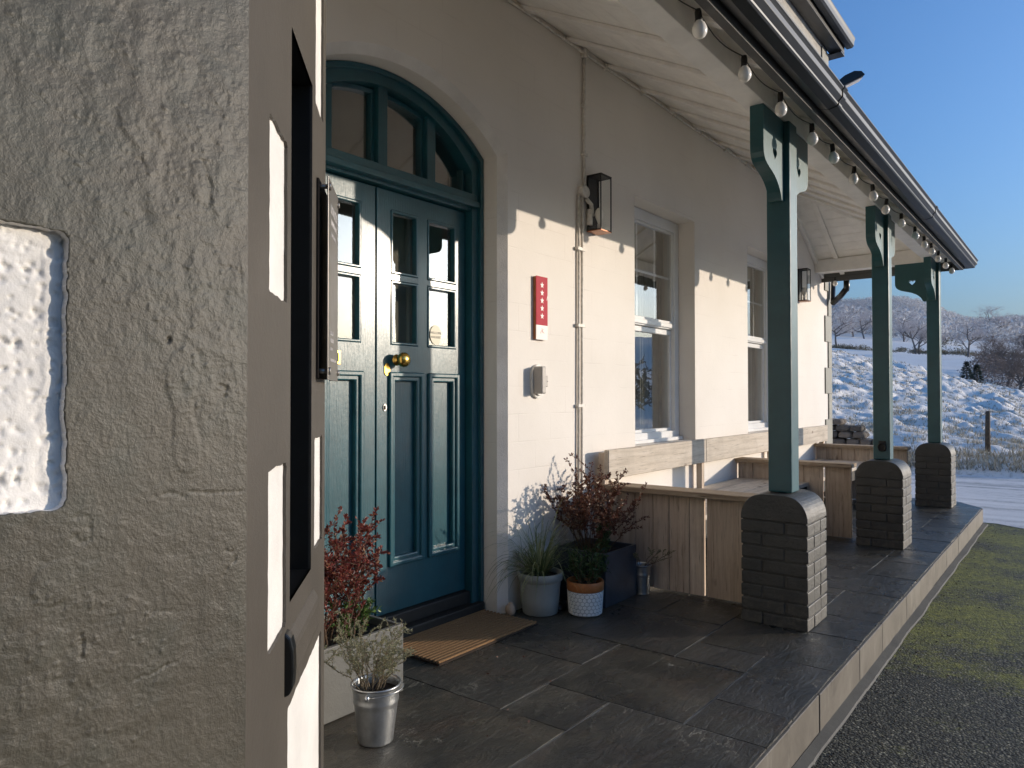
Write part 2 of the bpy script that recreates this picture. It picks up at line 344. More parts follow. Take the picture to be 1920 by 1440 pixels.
# ------------------------------------------------------------------ helpers
def link(name, me, m, parent=None):
    o = bpy.data.objects.new(name, me); col.objects.link(o)
    if isinstance(m, (list, tuple)):
        for x in m: me.materials.append(x)
    elif m: me.materials.append(m)
    if parent: o.parent = parent
    return o
def empty(name, loc=(0, 0, 0)):
    o = bpy.data.objects.new(name, None); col.objects.link(o); o.location = loc; o.empty_display_size = .1; return o
def tag(o, label=None, cat=None, group=None, kind=None):
    if label: o['label'] = label
    if cat: o['category'] = cat
    if group: o['group'] = group
    if kind: o['kind'] = kind
    return o
def ch(o, parent):
    """parent a mesh modelled in world coordinates under an Empty that stands at its base"""
    o.parent = parent; o.matrix_parent_inverse = Matrix.Translation(parent.location).inverted(); 
    return o
class MB:
    def __init__(s): s.bm = bmesh.new()
    def box(s, x0, x1, y0, y1, z0, z1, M4=None, mi=0):
        vs = [s.bm.verts.new((x, y, z)) for z in (z0, z1) for y in (y0, y1) for x in (x0, x1)]
        for f in ((0, 2, 3, 1), (4, 5, 7, 6), (0, 1, 5, 4), (2, 6, 7, 3), (0, 4, 6, 2), (1, 3, 7, 5)):
            fc = s.bm.faces.new([vs[i] for i in f]); fc.material_index = mi
        if M4: 
            for v in vs: v.co = M4 @ v.co
        return vs
    def quad(s, *p, mi=0):
        f = s.bm.faces.new([s.bm.verts.new(q) for q in p]); f.material_index = mi; return f
    def prism(s, loops, fn, d0, d1, mi=0, caps=(1, 1), smooth=False):
        """loops: outer + holes of (a,b); fn(a,b,d)->xyz"""
        pts = [Vector((a, b, 0)) for L in loops for a, b in L]
        tris = geometry.tessellate_polygon([[Vector((a, b, 0)) for a, b in L] for L in loops])
        A = [s.bm.verts.new(fn(p.x, p.y, d0)) for p in pts]; B = [s.bm.verts.new(fn(p.x, p.y, d1)) for p in pts]
        for t in tris:
            try:
                if caps[0]: s.bm.faces.new([A[i] for i in t]).material_index = mi
                if caps[1]: s.bm.faces.new([B[i] for i in reversed(t)]).material_index = mi
            except ValueError: pass
        k = 0
        for L in loops:
            for i in range(len(L)):
                j = (i+1) % len(L)
                f = s.bm.faces.new((A[k+i], A[k+j], B[k+j], B[k+i])); f.material_index = mi; f.smooth = smooth
            k += len(L)
        return A, B
    def tube(s, pts, rad, n=10, caps=True, mi=0, smooth=True):
        pts = [Vector(p) for p in pts]; rs = rad if isinstance(rad, (list, tuple)) else [rad]*len(pts)
        prev = None; up = Vector((0, 0, 1))
        for i, p in enumerate(pts):
            t = (pts[min(i+1, len(pts)-1)]-pts[max(i-1, 0)])
            if t.length < 1e-9: t = Vector((0, 0, 1))
            t.normalize()
            if i == 0:
                u = t.cross(up)
                if u.length < .01: u = t.cross(Vector((1, 0, 0)))
                u.normalize()
            else:
                u = (u-t*u.dot(t)).normalized()
            v = t.cross(u)
            ring = [s.bm.verts.new(p+(u*math.cos(a)+v*math.sin(a))*rs[i]) for a in (2*math.pi*k/n for k in range(n))]
            if prev:
                for k in range(n):
                    f = s.bm.faces.new((prev[k], prev[(k+1) % n], ring[(k+1) % n], ring[k])); f.smooth = smooth; f.material_index = mi
            elif caps: s.bm.faces.new(list(reversed(ring))).material_index = mi
            prev = ring
        if caps: s.bm.faces.new(prev).material_index = mi
    def lathe(s, prof, c, n=32, mi=0, smooth=True):
        rings = []
        for r, z in prof:
            rings.append([s.bm.verts.new((c[0]+r*math.cos(2*math.pi*k/n), c[1]+r*math.sin(2*math.pi*k/n), c[2]+z)) for k in range(n)] if r > 1e-6 else [s.bm.verts.new((c[0], c[1], c[2]+z))])
        for a, b in zip(rings, rings[1:]):
            for k in range(n):
                if len(a) == 1 and len(b) == 1: continue
                if len(a) == 1: f = s.bm.faces.new((a[0], b[(k+1) % n], b[k]))
                elif len(b) == 1: f = s.bm.faces.new((a[k], a[(k+1) % n], b[0]))
                else: f = s.bm.faces.new((a[k], a[(k+1) % n], b[(k+1) % n], b[k]))
                f.smooth = smooth; f.material_index = mi
    def build(s, name, m, parent=None, bev=0, seg=2, recalc=True):
        if recalc: bmesh.ops.recalc_face_normals(s.bm, faces=s.bm.faces[:])
        me = bpy.data.meshes.new(name); s.bm.to_mesh(me); s.bm.free()
        o = link(name, me, m)
        if parent: ch(o, parent)
        if bev:
            b = o.modifiers.new("bevel", 'BEVEL'); b.width = bev; b.segments = seg; b.limit_method = 'ANGLE'; b.angle_limit = R(40)
            b.harden_normals = False
        return o
XZ = lambda a, b, d: (a, d, b)      # facade plane: a=x, b=z, d=y
YZ = lambda a, b, d: (d, a, b)
XY = lambda a, b, d: (a, b, d)
def rect(a0, a1, b0, b1): return [(a0, b0), (a1, b0), (a1, b1), (a0, b1)]
def text_mesh(txt, size, ext=.0006):
    cu = bpy.data.curves.new("t", 'FONT'); cu.body = txt; cu.size = size; cu.extrude = ext; cu.align_x = 'CENTER'; cu.align_y = 'CENTER'
    o = bpy.data.objects.new("t", cu); col.objects.link(o); bpy.context.view_layer.update()
    me = bpy.data.meshes.new_from_object(o.evaluated_get(bpy.context.evaluated_depsgraph_get()))
    bpy.data.objects.remove(o); return me

# ================================================================== GROUND
def azi(x, y): return math.degrees(math.atan2(y, x))
def th(x, y):
    """terrain height"""
    d = math.hypot(x, y)
    az = azi(x, y)
    if d < 9 or x < 4: return -.174
    a = max(-6, min(26, az))
    t = (d-14.2)/(52-14.2)
    if t <= 0: return -.174
    zc = 1.3+(a-3)*.245
    if t < 1: return -.174+(zc+.174)*(t**1.05)+.20*(1-math.exp(-(d-14.2)*2.5))*max(0, 1-t*3)
    # dip and far slopes, defined by elevation above the eye
    def el(dd):   # target height by distance
        k6 = min(1, max(0, (a-5.2)/5)); k6 = k6*k6*(3-2*k6)
        pts = [(52, zc), (70, zc-.9), (95, zc-1.4), (130, 4.2+(a-3)*.2), (200, 9.2+(a-3)*.31), (240, 12.6+(a-3)*.58),
               (330, 19+(a-3)*.75), (520, 38+k6*9), (760, 60+k6*23), (900, 68+k6*29), (1150, 70+k6*26), (2500, 50)]
        for (d0, z0), (d1, z1) in zip(pts, pts[1:]):
            if dd <= d1:
                k = (dd-d0)/(d1-d0); k = k*k*(3-2*k) if dd > 70 else k
                return z0+(z1-z0)*k
        return pts[-1][1]
    z = el(d)
    return z
def mound(x, y):
    d = math.hypot(x, y)
    if d < 14.6 or d > 80: return 0, 0
    k = min(1, (d-14.6)/2.5)*min(1, (80-d)/20)
    n1 = noise.noise(Vector((x*.55, y*.75, 1.3))); n2 = noise.noise(Vector((x*1.5, y*1.9, 7.1))); n3 = noise.noise(Vector((x*5, y*6, 3)))
    h = max(0, n1-.22)*.46+max(0, n2-.10)*.30+n3*.05+.05*max(0, noise.noise(Vector((x*3, y*3.4, 4))))
    cover = -.05-(.12 if h > .12 else 0)+max(0, noise.noise(Vector((x*.35, y*.6, 20))))*.20+(.06 if n2 < -.1 else 0)+(.07 if d < 15.7 else 0)
    return h*k*min(1, .45+d/70), cover
def build_ground():
    ds = [0.0]
    d = 1.2
    while d < 3000:
        ds.append(d)
        d += (.5 if d < 13.5 else .10 if d < 24 else .16 if d < 40 else .3 if d < 60 else .8 if d < 90 else max(2, d*.03))
    azs = list(np.arange(-178, -3.01, 5))+list(np.arange(-2.4, 17.2, .16))+list(np.arange(18, 177, 5))
    V = [(0, 0, -.174)]; cov = [0]; F = []
    na = len(azs)
    for d in ds[1:]:
        for a in azs:
            x, y = d*math.cos(R(a)), d*math.sin(R(a)); fine = -3 < a < 17.5
            z = th(x, y) if -40 < a < 60 else -.174+max(0, d-60)*.012
            c = -.30  # ground out of view: full snow cover added to bounce light at the house
            if fine:
                h, c = mound(x, y); z += h; c -= .03
                if d > 85: c = -.30
                if d > 85 and d < 700: z += .35*noise.noise(Vector((x*.02, y*.02, 0)))*min(1, (d-85)/60)*4
            V.append((x, y, z)); cov.append(c)
    nd = len(ds)-1
    for i in range(na): F.append((0, 1+i, 1+(i+1) % na))
    for j in range(nd-1):
        o = 1+j*na; p = o+na
        for i in range(na):
            k = (i+1) % na
            F.append((o+i, p+i, p+k, o+k))
    me = bpy.data.meshes.new("ground"); me.from_pydata(V, [], F); me.update()
    at = me.attributes.new("cover", 'FLOAT', 'POINT'); at.data.foreach_set("value", np.array(cov, dtype=np.float32))
    for p in me.polygons: p.use_smooth = True
    o = link("ground", me, M['field']); tag(o, kind='structure'); o.data.flip_normals() if me.polygons[5].normal.z < 0 else None
    return o
build_ground()
# asphalt yard and snowy road, sheets above the ground
def sheet(name, pts, z, m, sub=0):
    b = MB(); b.prism([pts], XY, z, z-.003); return tag(b.build(name, m), kind='structure')
sheet("yard_asphalt", [(-14, -10.5), (-14, 4), (0, 4), (9.05, 4), (9.0, .7), (8.5, .1), (7.6, -1.2), (7.0, -3), (6.7, -9), (4, -11)], -.170, M['asphalt'])
sheet("snowy_road", [(9.05, 4.2), (9.0, .7), (8.5, .1), (7.6, -1.2), (7.0, -3), (6.5, -14), (11.5, -12), (12.9, -3), (13.8, 0), (14.3, 2), (14.6, 4.2), (14.9, 9), (9.2, 9)], -.166, M['road'])

# porch floor slabs
def build_porch():
    X0, X1, Y0, Y1 = .62, 9.27, .822, 2.60
    S = [(1.72, 2.41, .822, 1.41), (.62, 1.72, .822, 1.41), (1.40, 2.11, 1.41, 2.24), (.62, 1.40, 1.41, 2.24), (2.11, 2.41, 1.41, 1.70), (2.41, 3.0, 1.115, 1.70),
         (2.41, 2.68, .822, 1.115), (2.68, 3.25, .822, 1.115), (3.0, 3.25, 1.115, 1.43), (2.11, 2.67, 1.70, 2.24), (2.67, 3.0, 1.70, 2.24),
         (3.0, 3.55, 1.43, 1.98), (3.25, 3.72, .822, 1.43), (3.55, 4.07, 1.43, 1.80), (3.72, 4.07, .822, 1.43), (3.0, 3.55, 1.98, 2.60), (3.55, 4.07, 1.80, 2.60),
         (.62, 1.30, 2.24, 2.60), (1.30, 2.0, 2.24, 2.60), (2.0, 2.67, 2.24, 2.60), (2.67, 3.0, 2.24, 2.60),
         (4.07, 4.24, .822, 1.115), (4.24, 4.64, .822, 1.115), (4.07, 4.64, 1.115, 1.70), (4.07, 4.64, 1.70, 2.60)]
    x = 4.64; r = random.Random(3)
    while x < 9.0:
        x2 = min(9.27, x+r.choice([.5, .6, .75]))
        if 9.27-x2 < .3: x2 = 9.27
        cuts = r.choice([[1.115, 1.70], [1.41, 1.95], [1.25, 1.8], [1.115, 1.6]])
        ys = [.822]+cuts+[2.60]
        for a, bq in zip(ys, ys[1:]):
            if r.random() < .3 and x2-x > .5:
                xm = (x+x2)/2; S += [(x, xm, a, bq), (xm, x2, a, bq)]
            else: S.append((x, x2, a, bq))
        x = x2
    b = MB(); g = .004
    for (a0, a1, b0, b1) in S:
        dz = r.uniform(-.0012, .0012); t1, t2 = r.uniform(-.001, .001), r.uniform(-.001, .001)
        n = 5
        P = []
        for (p, q) in (((a0+g, b0+g), (a1-g, b0+g)), ((a1-g, b0+g), (a1-g, b1-g)), ((a1-g, b1-g), (a0+g, b1-g)), ((a0+g, b1-g), (a0+g, b0+g))):
            L = math.hypot(q[0]-p[0], q[1]-p[1]); k = max(2, int(L/.06))
            for i in range(k):
                t = i/k; e = r.uniform(-.0022, .0022) if i else 0
                X, Y = p[0]+(q[0]-p[0])*t, p[1]+(q[1]-p[1])*t
                if abs(q[0]-p[0]) > abs(q[1]-p[1]): Y += e
                else: X += e
                P.append((X, Y))
        # chamfered corner of the platform
        P = [(X, Y) for X, Y in P if not (X-8.87)/.40+(1.06-Y)/.24 > 1.0001 or X < 8.87]
        if len(P) < 3: continue
        A, B = b.prism([P], XY, dz, -.03)
        for v in A: v.co.z += t1*math.copysign(1, v.co.x-(a0+a1)/2)+t2*math.copysign(1, v.co.y-(b0+b1)/2)
    o = b.build("porch_paving", M['slate'], bev=.0025, seg=1); tag(o, kind='structure')
    b = MB(); b.prism([[(.66, .835), (8.86, .835), (9.25, 1.07), (9.25, 2.45), (9.0, 2.60), (.66, 2.60)]], XY, -.0038, -.18)
    tag(b.build("porch_bed", M['mortar']), kind='structure')
    # upright edging slabs
    b = MB(); xs = [.62, 1.28, 1.95, 2.62, 2.98, 3.62, 4.10, 4.75, 5.22, 5.72, 6.35, 7.0, 7.62, 8.25, 8.87]
    for i, (a, c) in enumerate(zip(xs, xs[1:])):
        yo = .815+r.uniform(-.002, .002)
        b.box(a+.0025, c-.0025, yo, yo+.018, -.172, -.008+r.uniform(-.002, .001))
    # end returns
    for (p, q) in (((8.87, .815), (9.28, 1.06)), ((9.28, 1.06), (9.28, 2.6))):
        d = Vector((q[0]-p[0], q[1]-p[1], 0)); L = d.length; n = max(1, round(L/.5)); ang = math.atan2(d.y, d.x)
        for i in range(n):
            b.box(L/n*i+.002, L/n*(i+1)-.002, 0, .018, -.172, -.008, Matrix.Translation((p[0], p[1], 0)) @ Matrix.Rotation(ang, 4, 'Z'))
    tag(b.build("porch_kerb", M['kerb'], bev=.002, seg=1), kind='structure')
    # mortar fillet at the foot of the kerb, uneven outline
    b = MB(); A = []; Bq = []; r2 = random.Random(5)
    x = .6
    while x < 8.9:
        wd = .042+.012*noise.noise(Vector((x*2.3, 0, 0)))+.003*noise.noise(Vector((x*19, 2, 0)))
        A.append((x, .814)); Bq.append((x, .814-wd)); x += .04
    vt = [b.bm.verts.new((p[0], p[1], -.150+.004*noise.noise(Vector((p[0]*9, 5, 0))))) for p in A]; vm = [b.bm.verts.new((q[0], q[1]+.006, -.163)) for q in Bq]
    ve = [b.bm.verts.new((q[0], q[1], -.169)) for q in Bq]
    for i in range(len(A)-1):
        b.bm.faces.new((vt[i], vt[i+1], vm[i+1], vm[i])); f = b.bm.faces.new((vm[i], vm[i+1], ve[i+1], ve[i])); f.material_index = 1
    tag(b.build("kerb_mortar", [M['mortar_dark'], M['mortar_edge']]), kind='structure')
build_porch()

# ================================================================== HOUSE
W = 2.41
house = empty("house", (5.3, W, 0))
tag(house, "white rendered house with a teal arched door and a veranda roof along its front", "house")
ACX, AHW, ASP, AAP = 2.36, .66, 2.43, 2.67          # arch: centre, half width, springing, apex
def arch_path(hw, sp, ap, z0, n=28):
    rise = ap-sp; Rr = (hw*hw+rise*rise)/(2*rise); cz = ap-Rr
    a0 = math.asin(hw/Rr)
    pts = [(ACX-hw, z0)]
    for i in range(n+1):
        a = -a0+2*a0*i/n
        pts.append((ACX+Rr*math.sin(a), cz+Rr*math.cos(a)))
    pts.append((ACX+hw, z0)); return pts
WINS = [(4.46, 5.445, .80, 2.525), (6.60, 7.585, .80, 2.525)]
def build_wall():
    b = MB()
    ao = arch_path(AHW+.038, ASP+.012, AAP+.036, -.005); ai = arch_path(AHW-.005, ASP-.003, AAP-.003, -.005)
    x0, x1, z1 = 1.10, 9.385, 3.9
    # front sheet (with pier reveal at both windows)
    def sheet_at(y, arch):
        outer = [(x0, -.17)]+[(arch[0][0], -.17)]+arch+[(arch[-1][0], -.17), (x1, -.17), (x1, z1), (x0, z1)]
        loops = [outer]+[rect(*wn_) for wn_ in WINS]
        tris = geometry.tessellate_polygon([[Vector((p[0], p[1], 0)) for p in L] for L in loops])
        vs = [b.bm.verts.new((p[0], y, p[1])) for L in loops for p in L]
        for t in tris:
            try: b.bm.faces.new([vs[i] for i in t])
            except ValueError: pass
    sheet_at(W, ao); sheet_at(2.80, ai)
    for i in range(len(ao)-1):
        f = b.quad((ao[i][0], W, ao[i][1]), (ao[i+1][0], W, ao[i+1][1]), (ai[i+1][0], W+.040, ai[i+1][1]), (ai[i][0], W+.040, ai[i][1])); f.material_index = 1
        f2 = b.quad((ai[i][0], W+.040, ai[i][1]), (ai[i+1][0], W+.040, ai[i+1][1]), (ai[i+1][0], 2.80, ai[i+1][1]), (ai[i][0], 2.80, ai[i][1])); f2.material_index = 0
    for (a0, a1, c0, c1) in WINS:
        L = rect(a0, a1, c0, c1)
        for i in range(4):
            p, q = L[i], L[(i+1) % 4]
            b.quad((p[0], W, p[1]), (q[0], W, q[1]), (q[0], 2.80, q[1]), (p[0], 2.80, p[1]))
    # side gable and left end
    b.quad((x1, W, -.17), (x1, 9.0, -.17), (x1, 9.0, 5.2), (x1, W, 5.2))
    o = b.build("wall", [M['wall'], M['chamfer']], house, recalc=True); return o
build_wall()
# upper storey, pebbledashed, carrying on above the veranda roof
b = MB(); b.box(-3, 9.38, W+.012, 9.0, 3.40, 5.49); b.build("upper_wall", M['upper'], house)
# far corner quoins (pale), stepped
b = MB()
zq = -.17; i = 0
qs = []
bounds = [-.17, .245, .555, .865, 1.172, 1.48, 1.79, 2.10, 2.40, 2.7]
for k in range(len(bounds)-1):
    wide = (k % 2 == 0)
    b.box(9.385-(.26 if wide else .125), 9.388+.012, W-.014, W+.30, bounds[k], bounds[k+1])
b.build("quoin", M['grey_far'], house, bev=.003, seg=1)
b = MB()
for k, z in enumerate((3.46, 3.77, 4.08, 4.39, 4.70, 5.01)):
    b.box(9.385-(.26 if k % 2 else .14), 9.394, W-.002, W+.30, z, z+.31)
b.build("upper_quoin", M['grey_far'], house)
# rooms behind the glass
b = MB(); b.box(1.25, 9.3, 2.81, 6.2, .0, 2.95)
rm = b.build("room_lining", M['room'], house); rm.data.flip_normals()
b = MB(); b.box(3.55, 3.65, 2.81, 6.15, .01, 2.9); b.build("partition", M['room'], house)

# --- sash windows
def sash_window(a0, a1, c0, c1):
    y0 = 2.545
    b = MB(); fw = .070
    L = rect(a0+.004, a1+0.004, c0+.0, c1-.012)
    b.prism([rect(a0-.02, a1-.004, c0+.002, c1-.004), rect(a0+fw, a1-fw-.01, c0+.075, c1-.085)], XZ, y0, y0+.09)
    wn_ = b.build("window", M['upvc'], house, bev=.004)
    gx0, gx1 = a0+fw, a1-fw-.01; zb, zm0, zm1, zt = c0+.075, 1.635, 1.735, c1-.085
    def sub(mb, name, m, bev=0):
        return mb.build(name, m, None, bev=bev)
    def under(o):
        o.parent = wn_; o.matrix_parent_inverse = wn_.matrix_basis.inverted(); return o
    # upper sash stands forward of the lower one
    b = MB(); b.prism([rect(gx0, gx1, zm0+.035, zt), rect(gx0+.022, gx1-.022, zm1, zt-.018)], XZ, y0+.014, y0+.050)
    b.box(gx0+.004, gx1-.004, y0+.000, y0+.02, zm0+.045, zm1-.02); under(sub(b, "upper_sash", M['upvc'], .004))
    b = MB(); b.prism([rect(gx0, gx1, zb, zm0+.03), rect(gx0+.022, gx1-.022, zb+.022, zm0-.01)], XZ, y0+.032, y0+.07)
    under(sub(b, "lower_sash", M['upvc'], .004))
    b = MB(); b.quad((gx0+.02, y0+.032, zm1-.004), (gx1-.02, y0+.032, zm1-.004), (gx1-.02, y0+.032, zt-.014), (gx0+.02, y0+.032, zt-.014)); under(sub(b, "upper_pane", M['glass']))
    b = MB(); b.quad((gx0+.02, y0+.052, zb+.018), (gx1-.02, y0+.052, zb+.018), (gx1-.02, y0+.052, zm0-.006), (gx0+.02, y0+.052, zm0-.006)); under(sub(b, "lower_pane", M['glass']))
    b = MB(); wq = (gx1-gx0)/3
    for k in (1, 2): b.box(gx0+wq*k-.008, gx0+wq*k+.008, y0+.0345, y0+.040, zm1, zt-.016)
    b.box(gx0+.02, gx1-.02, y0+.035, y0+.0395, 2.065, 2.081)
    under(sub(b, "glazing_bars", M['upvc']))
    b = MB(); b.box(a0-.01, a1-.01, y0-.035, y0+.01, c0+.002, c0+.028); under(sub(b, "window_sill", M['upvc'], .004))
    # curtain drawn to the far side
    b = MB(); n = 60; xs0, xs1 = a1-.40, a1+.10
    prev = None
    for i in range(n+1):
        x = xs0+(xs1-xs0)*i/n; y = y0+.17+.022*math.sin(i*1.25)+.008*math.sin(i*3.1)
        cur = (b.bm.verts.new((x, y, c0-.1)), b.bm.verts.new((x, y, c1+.05)))
        if prev: f = b.bm.faces.new((prev[0], cur[0], cur[1], prev[1])); f.smooth = True
        prev = cur
    under(sub(b, "curtain", M['curtain']))
    b = MB(); b.box(a0+.0, a1+.02, y0+.14, y0+.145, 2.12, c1+.05); under(sub(b, "roller_blind", M['curtain']))
for q in WINS: sash_window(*q)

# --- arched door set
FY = 2.555; DY = 2.600
def build_door():
    rise_in = .205
    b = MB()
    out = arch_path(AHW-.007, ASP-.004, AAP-.004, .0); inn = arch_path(AHW-.085, ASP-.09, AAP-.075, .0)
    ring = out+list(reversed(inn))
    b.prism([ring], XZ, FY, FY+.16)
    b.prism([arch_path(AHW-.010, ASP-.006, AAP-.006, .0)+list(reversed(arch_path(AHW-.035, ASP-.03, AAP-.028, .0)))], XZ, FY-.018, FY+.001)
    fr = b.build("door_frame", M['door'], house, bev=.004)
    def sub(mb, name, m, bev=0, par=fr):
        o = mb.build(name, m, None, bev=bev); o.parent = par; return o
    # transom with drip ledge
    b = MB(); b.box(ACX-.58, ACX+.58, FY+.01, FY+.15, 2.135, 2.215); b.box(ACX-.60, ACX+.605, FY-.030, FY+.011, 2.150, 2.180); b.box(ACX-.60, ACX+.60, FY-.012, FY+.0105, 2.181, 2.222)
    sub(b, "transom", M['door'], .004)
    # fanlight mullions and glass
    for mx in (ACX-.36, ACX-.035, ACX+.29):
        rr = math.sqrt(1.03**2-(mx-ACX)**2)+AAP-1.03-.075
        b = MB(); b.box(mx-.030, mx+.030, FY+.022, FY+.11, 2.216, rr+.012); sub(b, "mullion", M['door'], .005)
    b = MB(); p = arch_path(AHW-.084, ASP-.088, AAP-.074, 2.21); b.prism([p], XZ, FY+.075, FY+.079, caps=(1, 0)); bmesh.ops.delete(b.bm, geom=[f for f in b.bm.faces if abs(f.normal.y) < .5 and f.calc_center_median().y > FY+.0755], context='FACES'); sub(b, "fanlight_pane", M['glass'])
    bs = [ACX-.578, ACX-.39, ACX-.33, ACX-.065, ACX-.005, ACX+.26, ACX+.32, ACX+.574]
    for i in range(0, 8, 2):
        a, c = bs[i], bs[i+1]
        f = lambda x: math.sqrt(1.03**2-(x-ACX)**2)+AAP-1.03-.082
        top = [(a+(c-a)*t/8, f(a+(c-a)*t/8)) for t in range(9)]
        o_ = [(a, 2.217), (c, 2.217)]+top[::-1]
        k = .018
        i_ = [(a+k, 2.217+k), (c-k, 2.217+k)]+[(min(c-k, max(a+k, x)), z-k*1.2) for x, z in top[::-1]]
        b = MB(); b.prism([o_, i_], XZ, FY+.05, FY+.09); sub(b, "fanlight_bead", M['door'], .003)
    # threshold
    b = MB(); b.box(ACX-.64, ACX+.64, FY-.035, 2.74, .001, .055); b.box(ACX-.575, ACX+.575, FY+.012, 2.72, .0555, .118)
    sub(b, "threshold", M['black_matt'], .006)
    # leaves
    for side in (1, -1):
        X = lambda t: ACX-.052+.0+t if side > 0 else ACX-.060-t     # t = distance from the meeting stiles
        def rx(t0, t1): a, c = X(t0), X(t1); return (min(a, c), max(a, c))
        Wd = .622
        b = MB()
        holes = []
        gl = [(.088, .268, 1.395, 1.703), (.088, .268, 1.735, 2.04), (.335, .547, 1.395, 1.703), (.335, .547, 1.735, 2.04)]
        pn = [(.088, .292, .352, 1.250), (.352, .553, .352, 1.250)]
        for h in gl+pn: holes.append(rect(*rx(h[0], h[1]), h[2], h[3]))
        b.prism([rect(*rx(0, Wd), .122, 2.130)]+holes, XZ, DY, DY+.045)
        leaf = b.build("door_leaf", M['door'], None, bev=.003); leaf.parent = house; leaf.matrix_parent_inverse = Matrix.Translation(house.location).inverted()
        def ls(mb, name, m, bev=0):
            o = mb.build(name, m, None, bev=bev); o.parent = leaf; return o
        for h in pn:
            a, c = rx(h[0], h[1])
            b = MB(); b.box(a, c, DY+.022, DY+.035, h[2], h[3])
            # raised bolection moulding
            k = .014
            b.prism([rect(a-k, c+k, h[2]-k, h[3]+k), rect(a+.010, c-.010, h[2]+.010, h[3]-.010)], XZ, DY-.014, DY+.006)
            b.prism([rect(a+.0, c-.0, h[2]+.0, h[3]-.0), rect(a+.030, c-.030, h[2]+.030, h[3]-.030)], XZ, DY-.003, DY+.0225)
            ls(b, "door_panel", M['door'], .006)
        for h in gl:
            a, c = rx(h[0], h[1])
            b = MB(); k = .013
            b.prism([rect(a, c, h[2], h[3]), rect(a+k, c-k, h[2]+k, h[3]-k)], XZ, DY-.004, DY+.028); ls(b, "glazing_bead", M['door'], .004)
            b = MB(); b.quad((a+.002, DY+.022, h[2]+.002), (c-.002, DY+.022, h[2]+.002), (c-.002, DY+.022, h[3]-.002), (a+.002, DY+.022, h[3]-.002)); ls(b, "door_pane", M['glass'])
        if side > 0:
            b = MB(); c = (X(.128), DY, 1.322)
            pr = [(.0, .072), (.022, .070), (.033, .060), (.036, .048), (.033, .036), (.024, .027), (.013, .022), (.011, .010), (.026, .006), (.028, .0)]
            n = 24; rings = []
            for r_, d_ in pr: rings.append([b.bm.verts.new((c[0]+r_*math.cos(2*math.pi*k/n), DY-d_, c[2]+r_*math.sin(2*math.pi*k/n))) for k in range(n)])
            for p_, q_ in zip(rings, rings[1:]):
                for k in range(n): f = b.bm.faces.new((p_[k], p_[(k+1) % n], q_[(k+1) % n], q_[k])); f.smooth = True
            bmesh.ops.remove_doubles(b.bm, verts=b.bm.verts[:], dist=.0004)
            ls(b, "knob", M['brass'])
            b = MB(); pts = [(X(.064)+.018*math.cos(t)*1.0, 1.275+.030*(1 if math.sin(t) > 0 else -1)*abs(math.sin(t))**.6) for t in (2*math.pi*i/20 for i in range(20))]
            b.prism([pts], XZ, DY-.004, DY-.0005); ls(b, "lock_plate", M['brass'], .001)
            b = MB(); pts = [(X(.050)+.012*math.cos(t), 1.095+.018*math.sin(t)) for t in (2*math.pi*i/16 for i in range(16))]
            b.prism([pts], XZ, DY-.004, DY-.0005); b.box(X(.050)-.003, X(.050)+.003, DY-.012, DY-.004, 1.085, 1.105); ls(b, "keyhole_plate", M['steel'], .001)
            # round cream sticker on the glass
            sx, sz = X(.415), 1.462
            b = MB(); b.prism([[(sx+.040*math.cos(2*math.pi*i/28), sz+.050*math.sin(2*math.pi*i/28)) for i in range(28)]], XZ, DY+.0175, DY+.0192)
            ls(b, "sticker", M['cream'])
            for t_, zz in (("WELCOME", .010), ("WALKERS", -.012)):
                me = text_mesh(t_, .0165, .0003); o = link("sticker_lettering", me, M['ink']); o.parent = leaf
                o.matrix_basis = Matrix.Translation((sx, DY+.0172, sz+zz)) @ Matrix.Rotation(R(90), 4, 'X')
        else:
            b = MB(); a, c = rx(.205, .285)
            b.prism([rect(a, c, 1.290, 1.352), rect(a+.012, c-.012, 1.303, 1.339)], XZ, DY-.005, DY-.0003); ls(b, "letter_plate", M['brass'], .001)
            b = MB(); b.box(a+.0122, c-.0122, DY-.0025, DY-.0003, 1.3032, 1.3388); ls(b, "letter_slot", M['black_matt'])
    b = MB(); b.box(ACX-.052-.012, ACX-.052+.004, DY-.009, DY-.0005, .124, 2.128)
build_door()

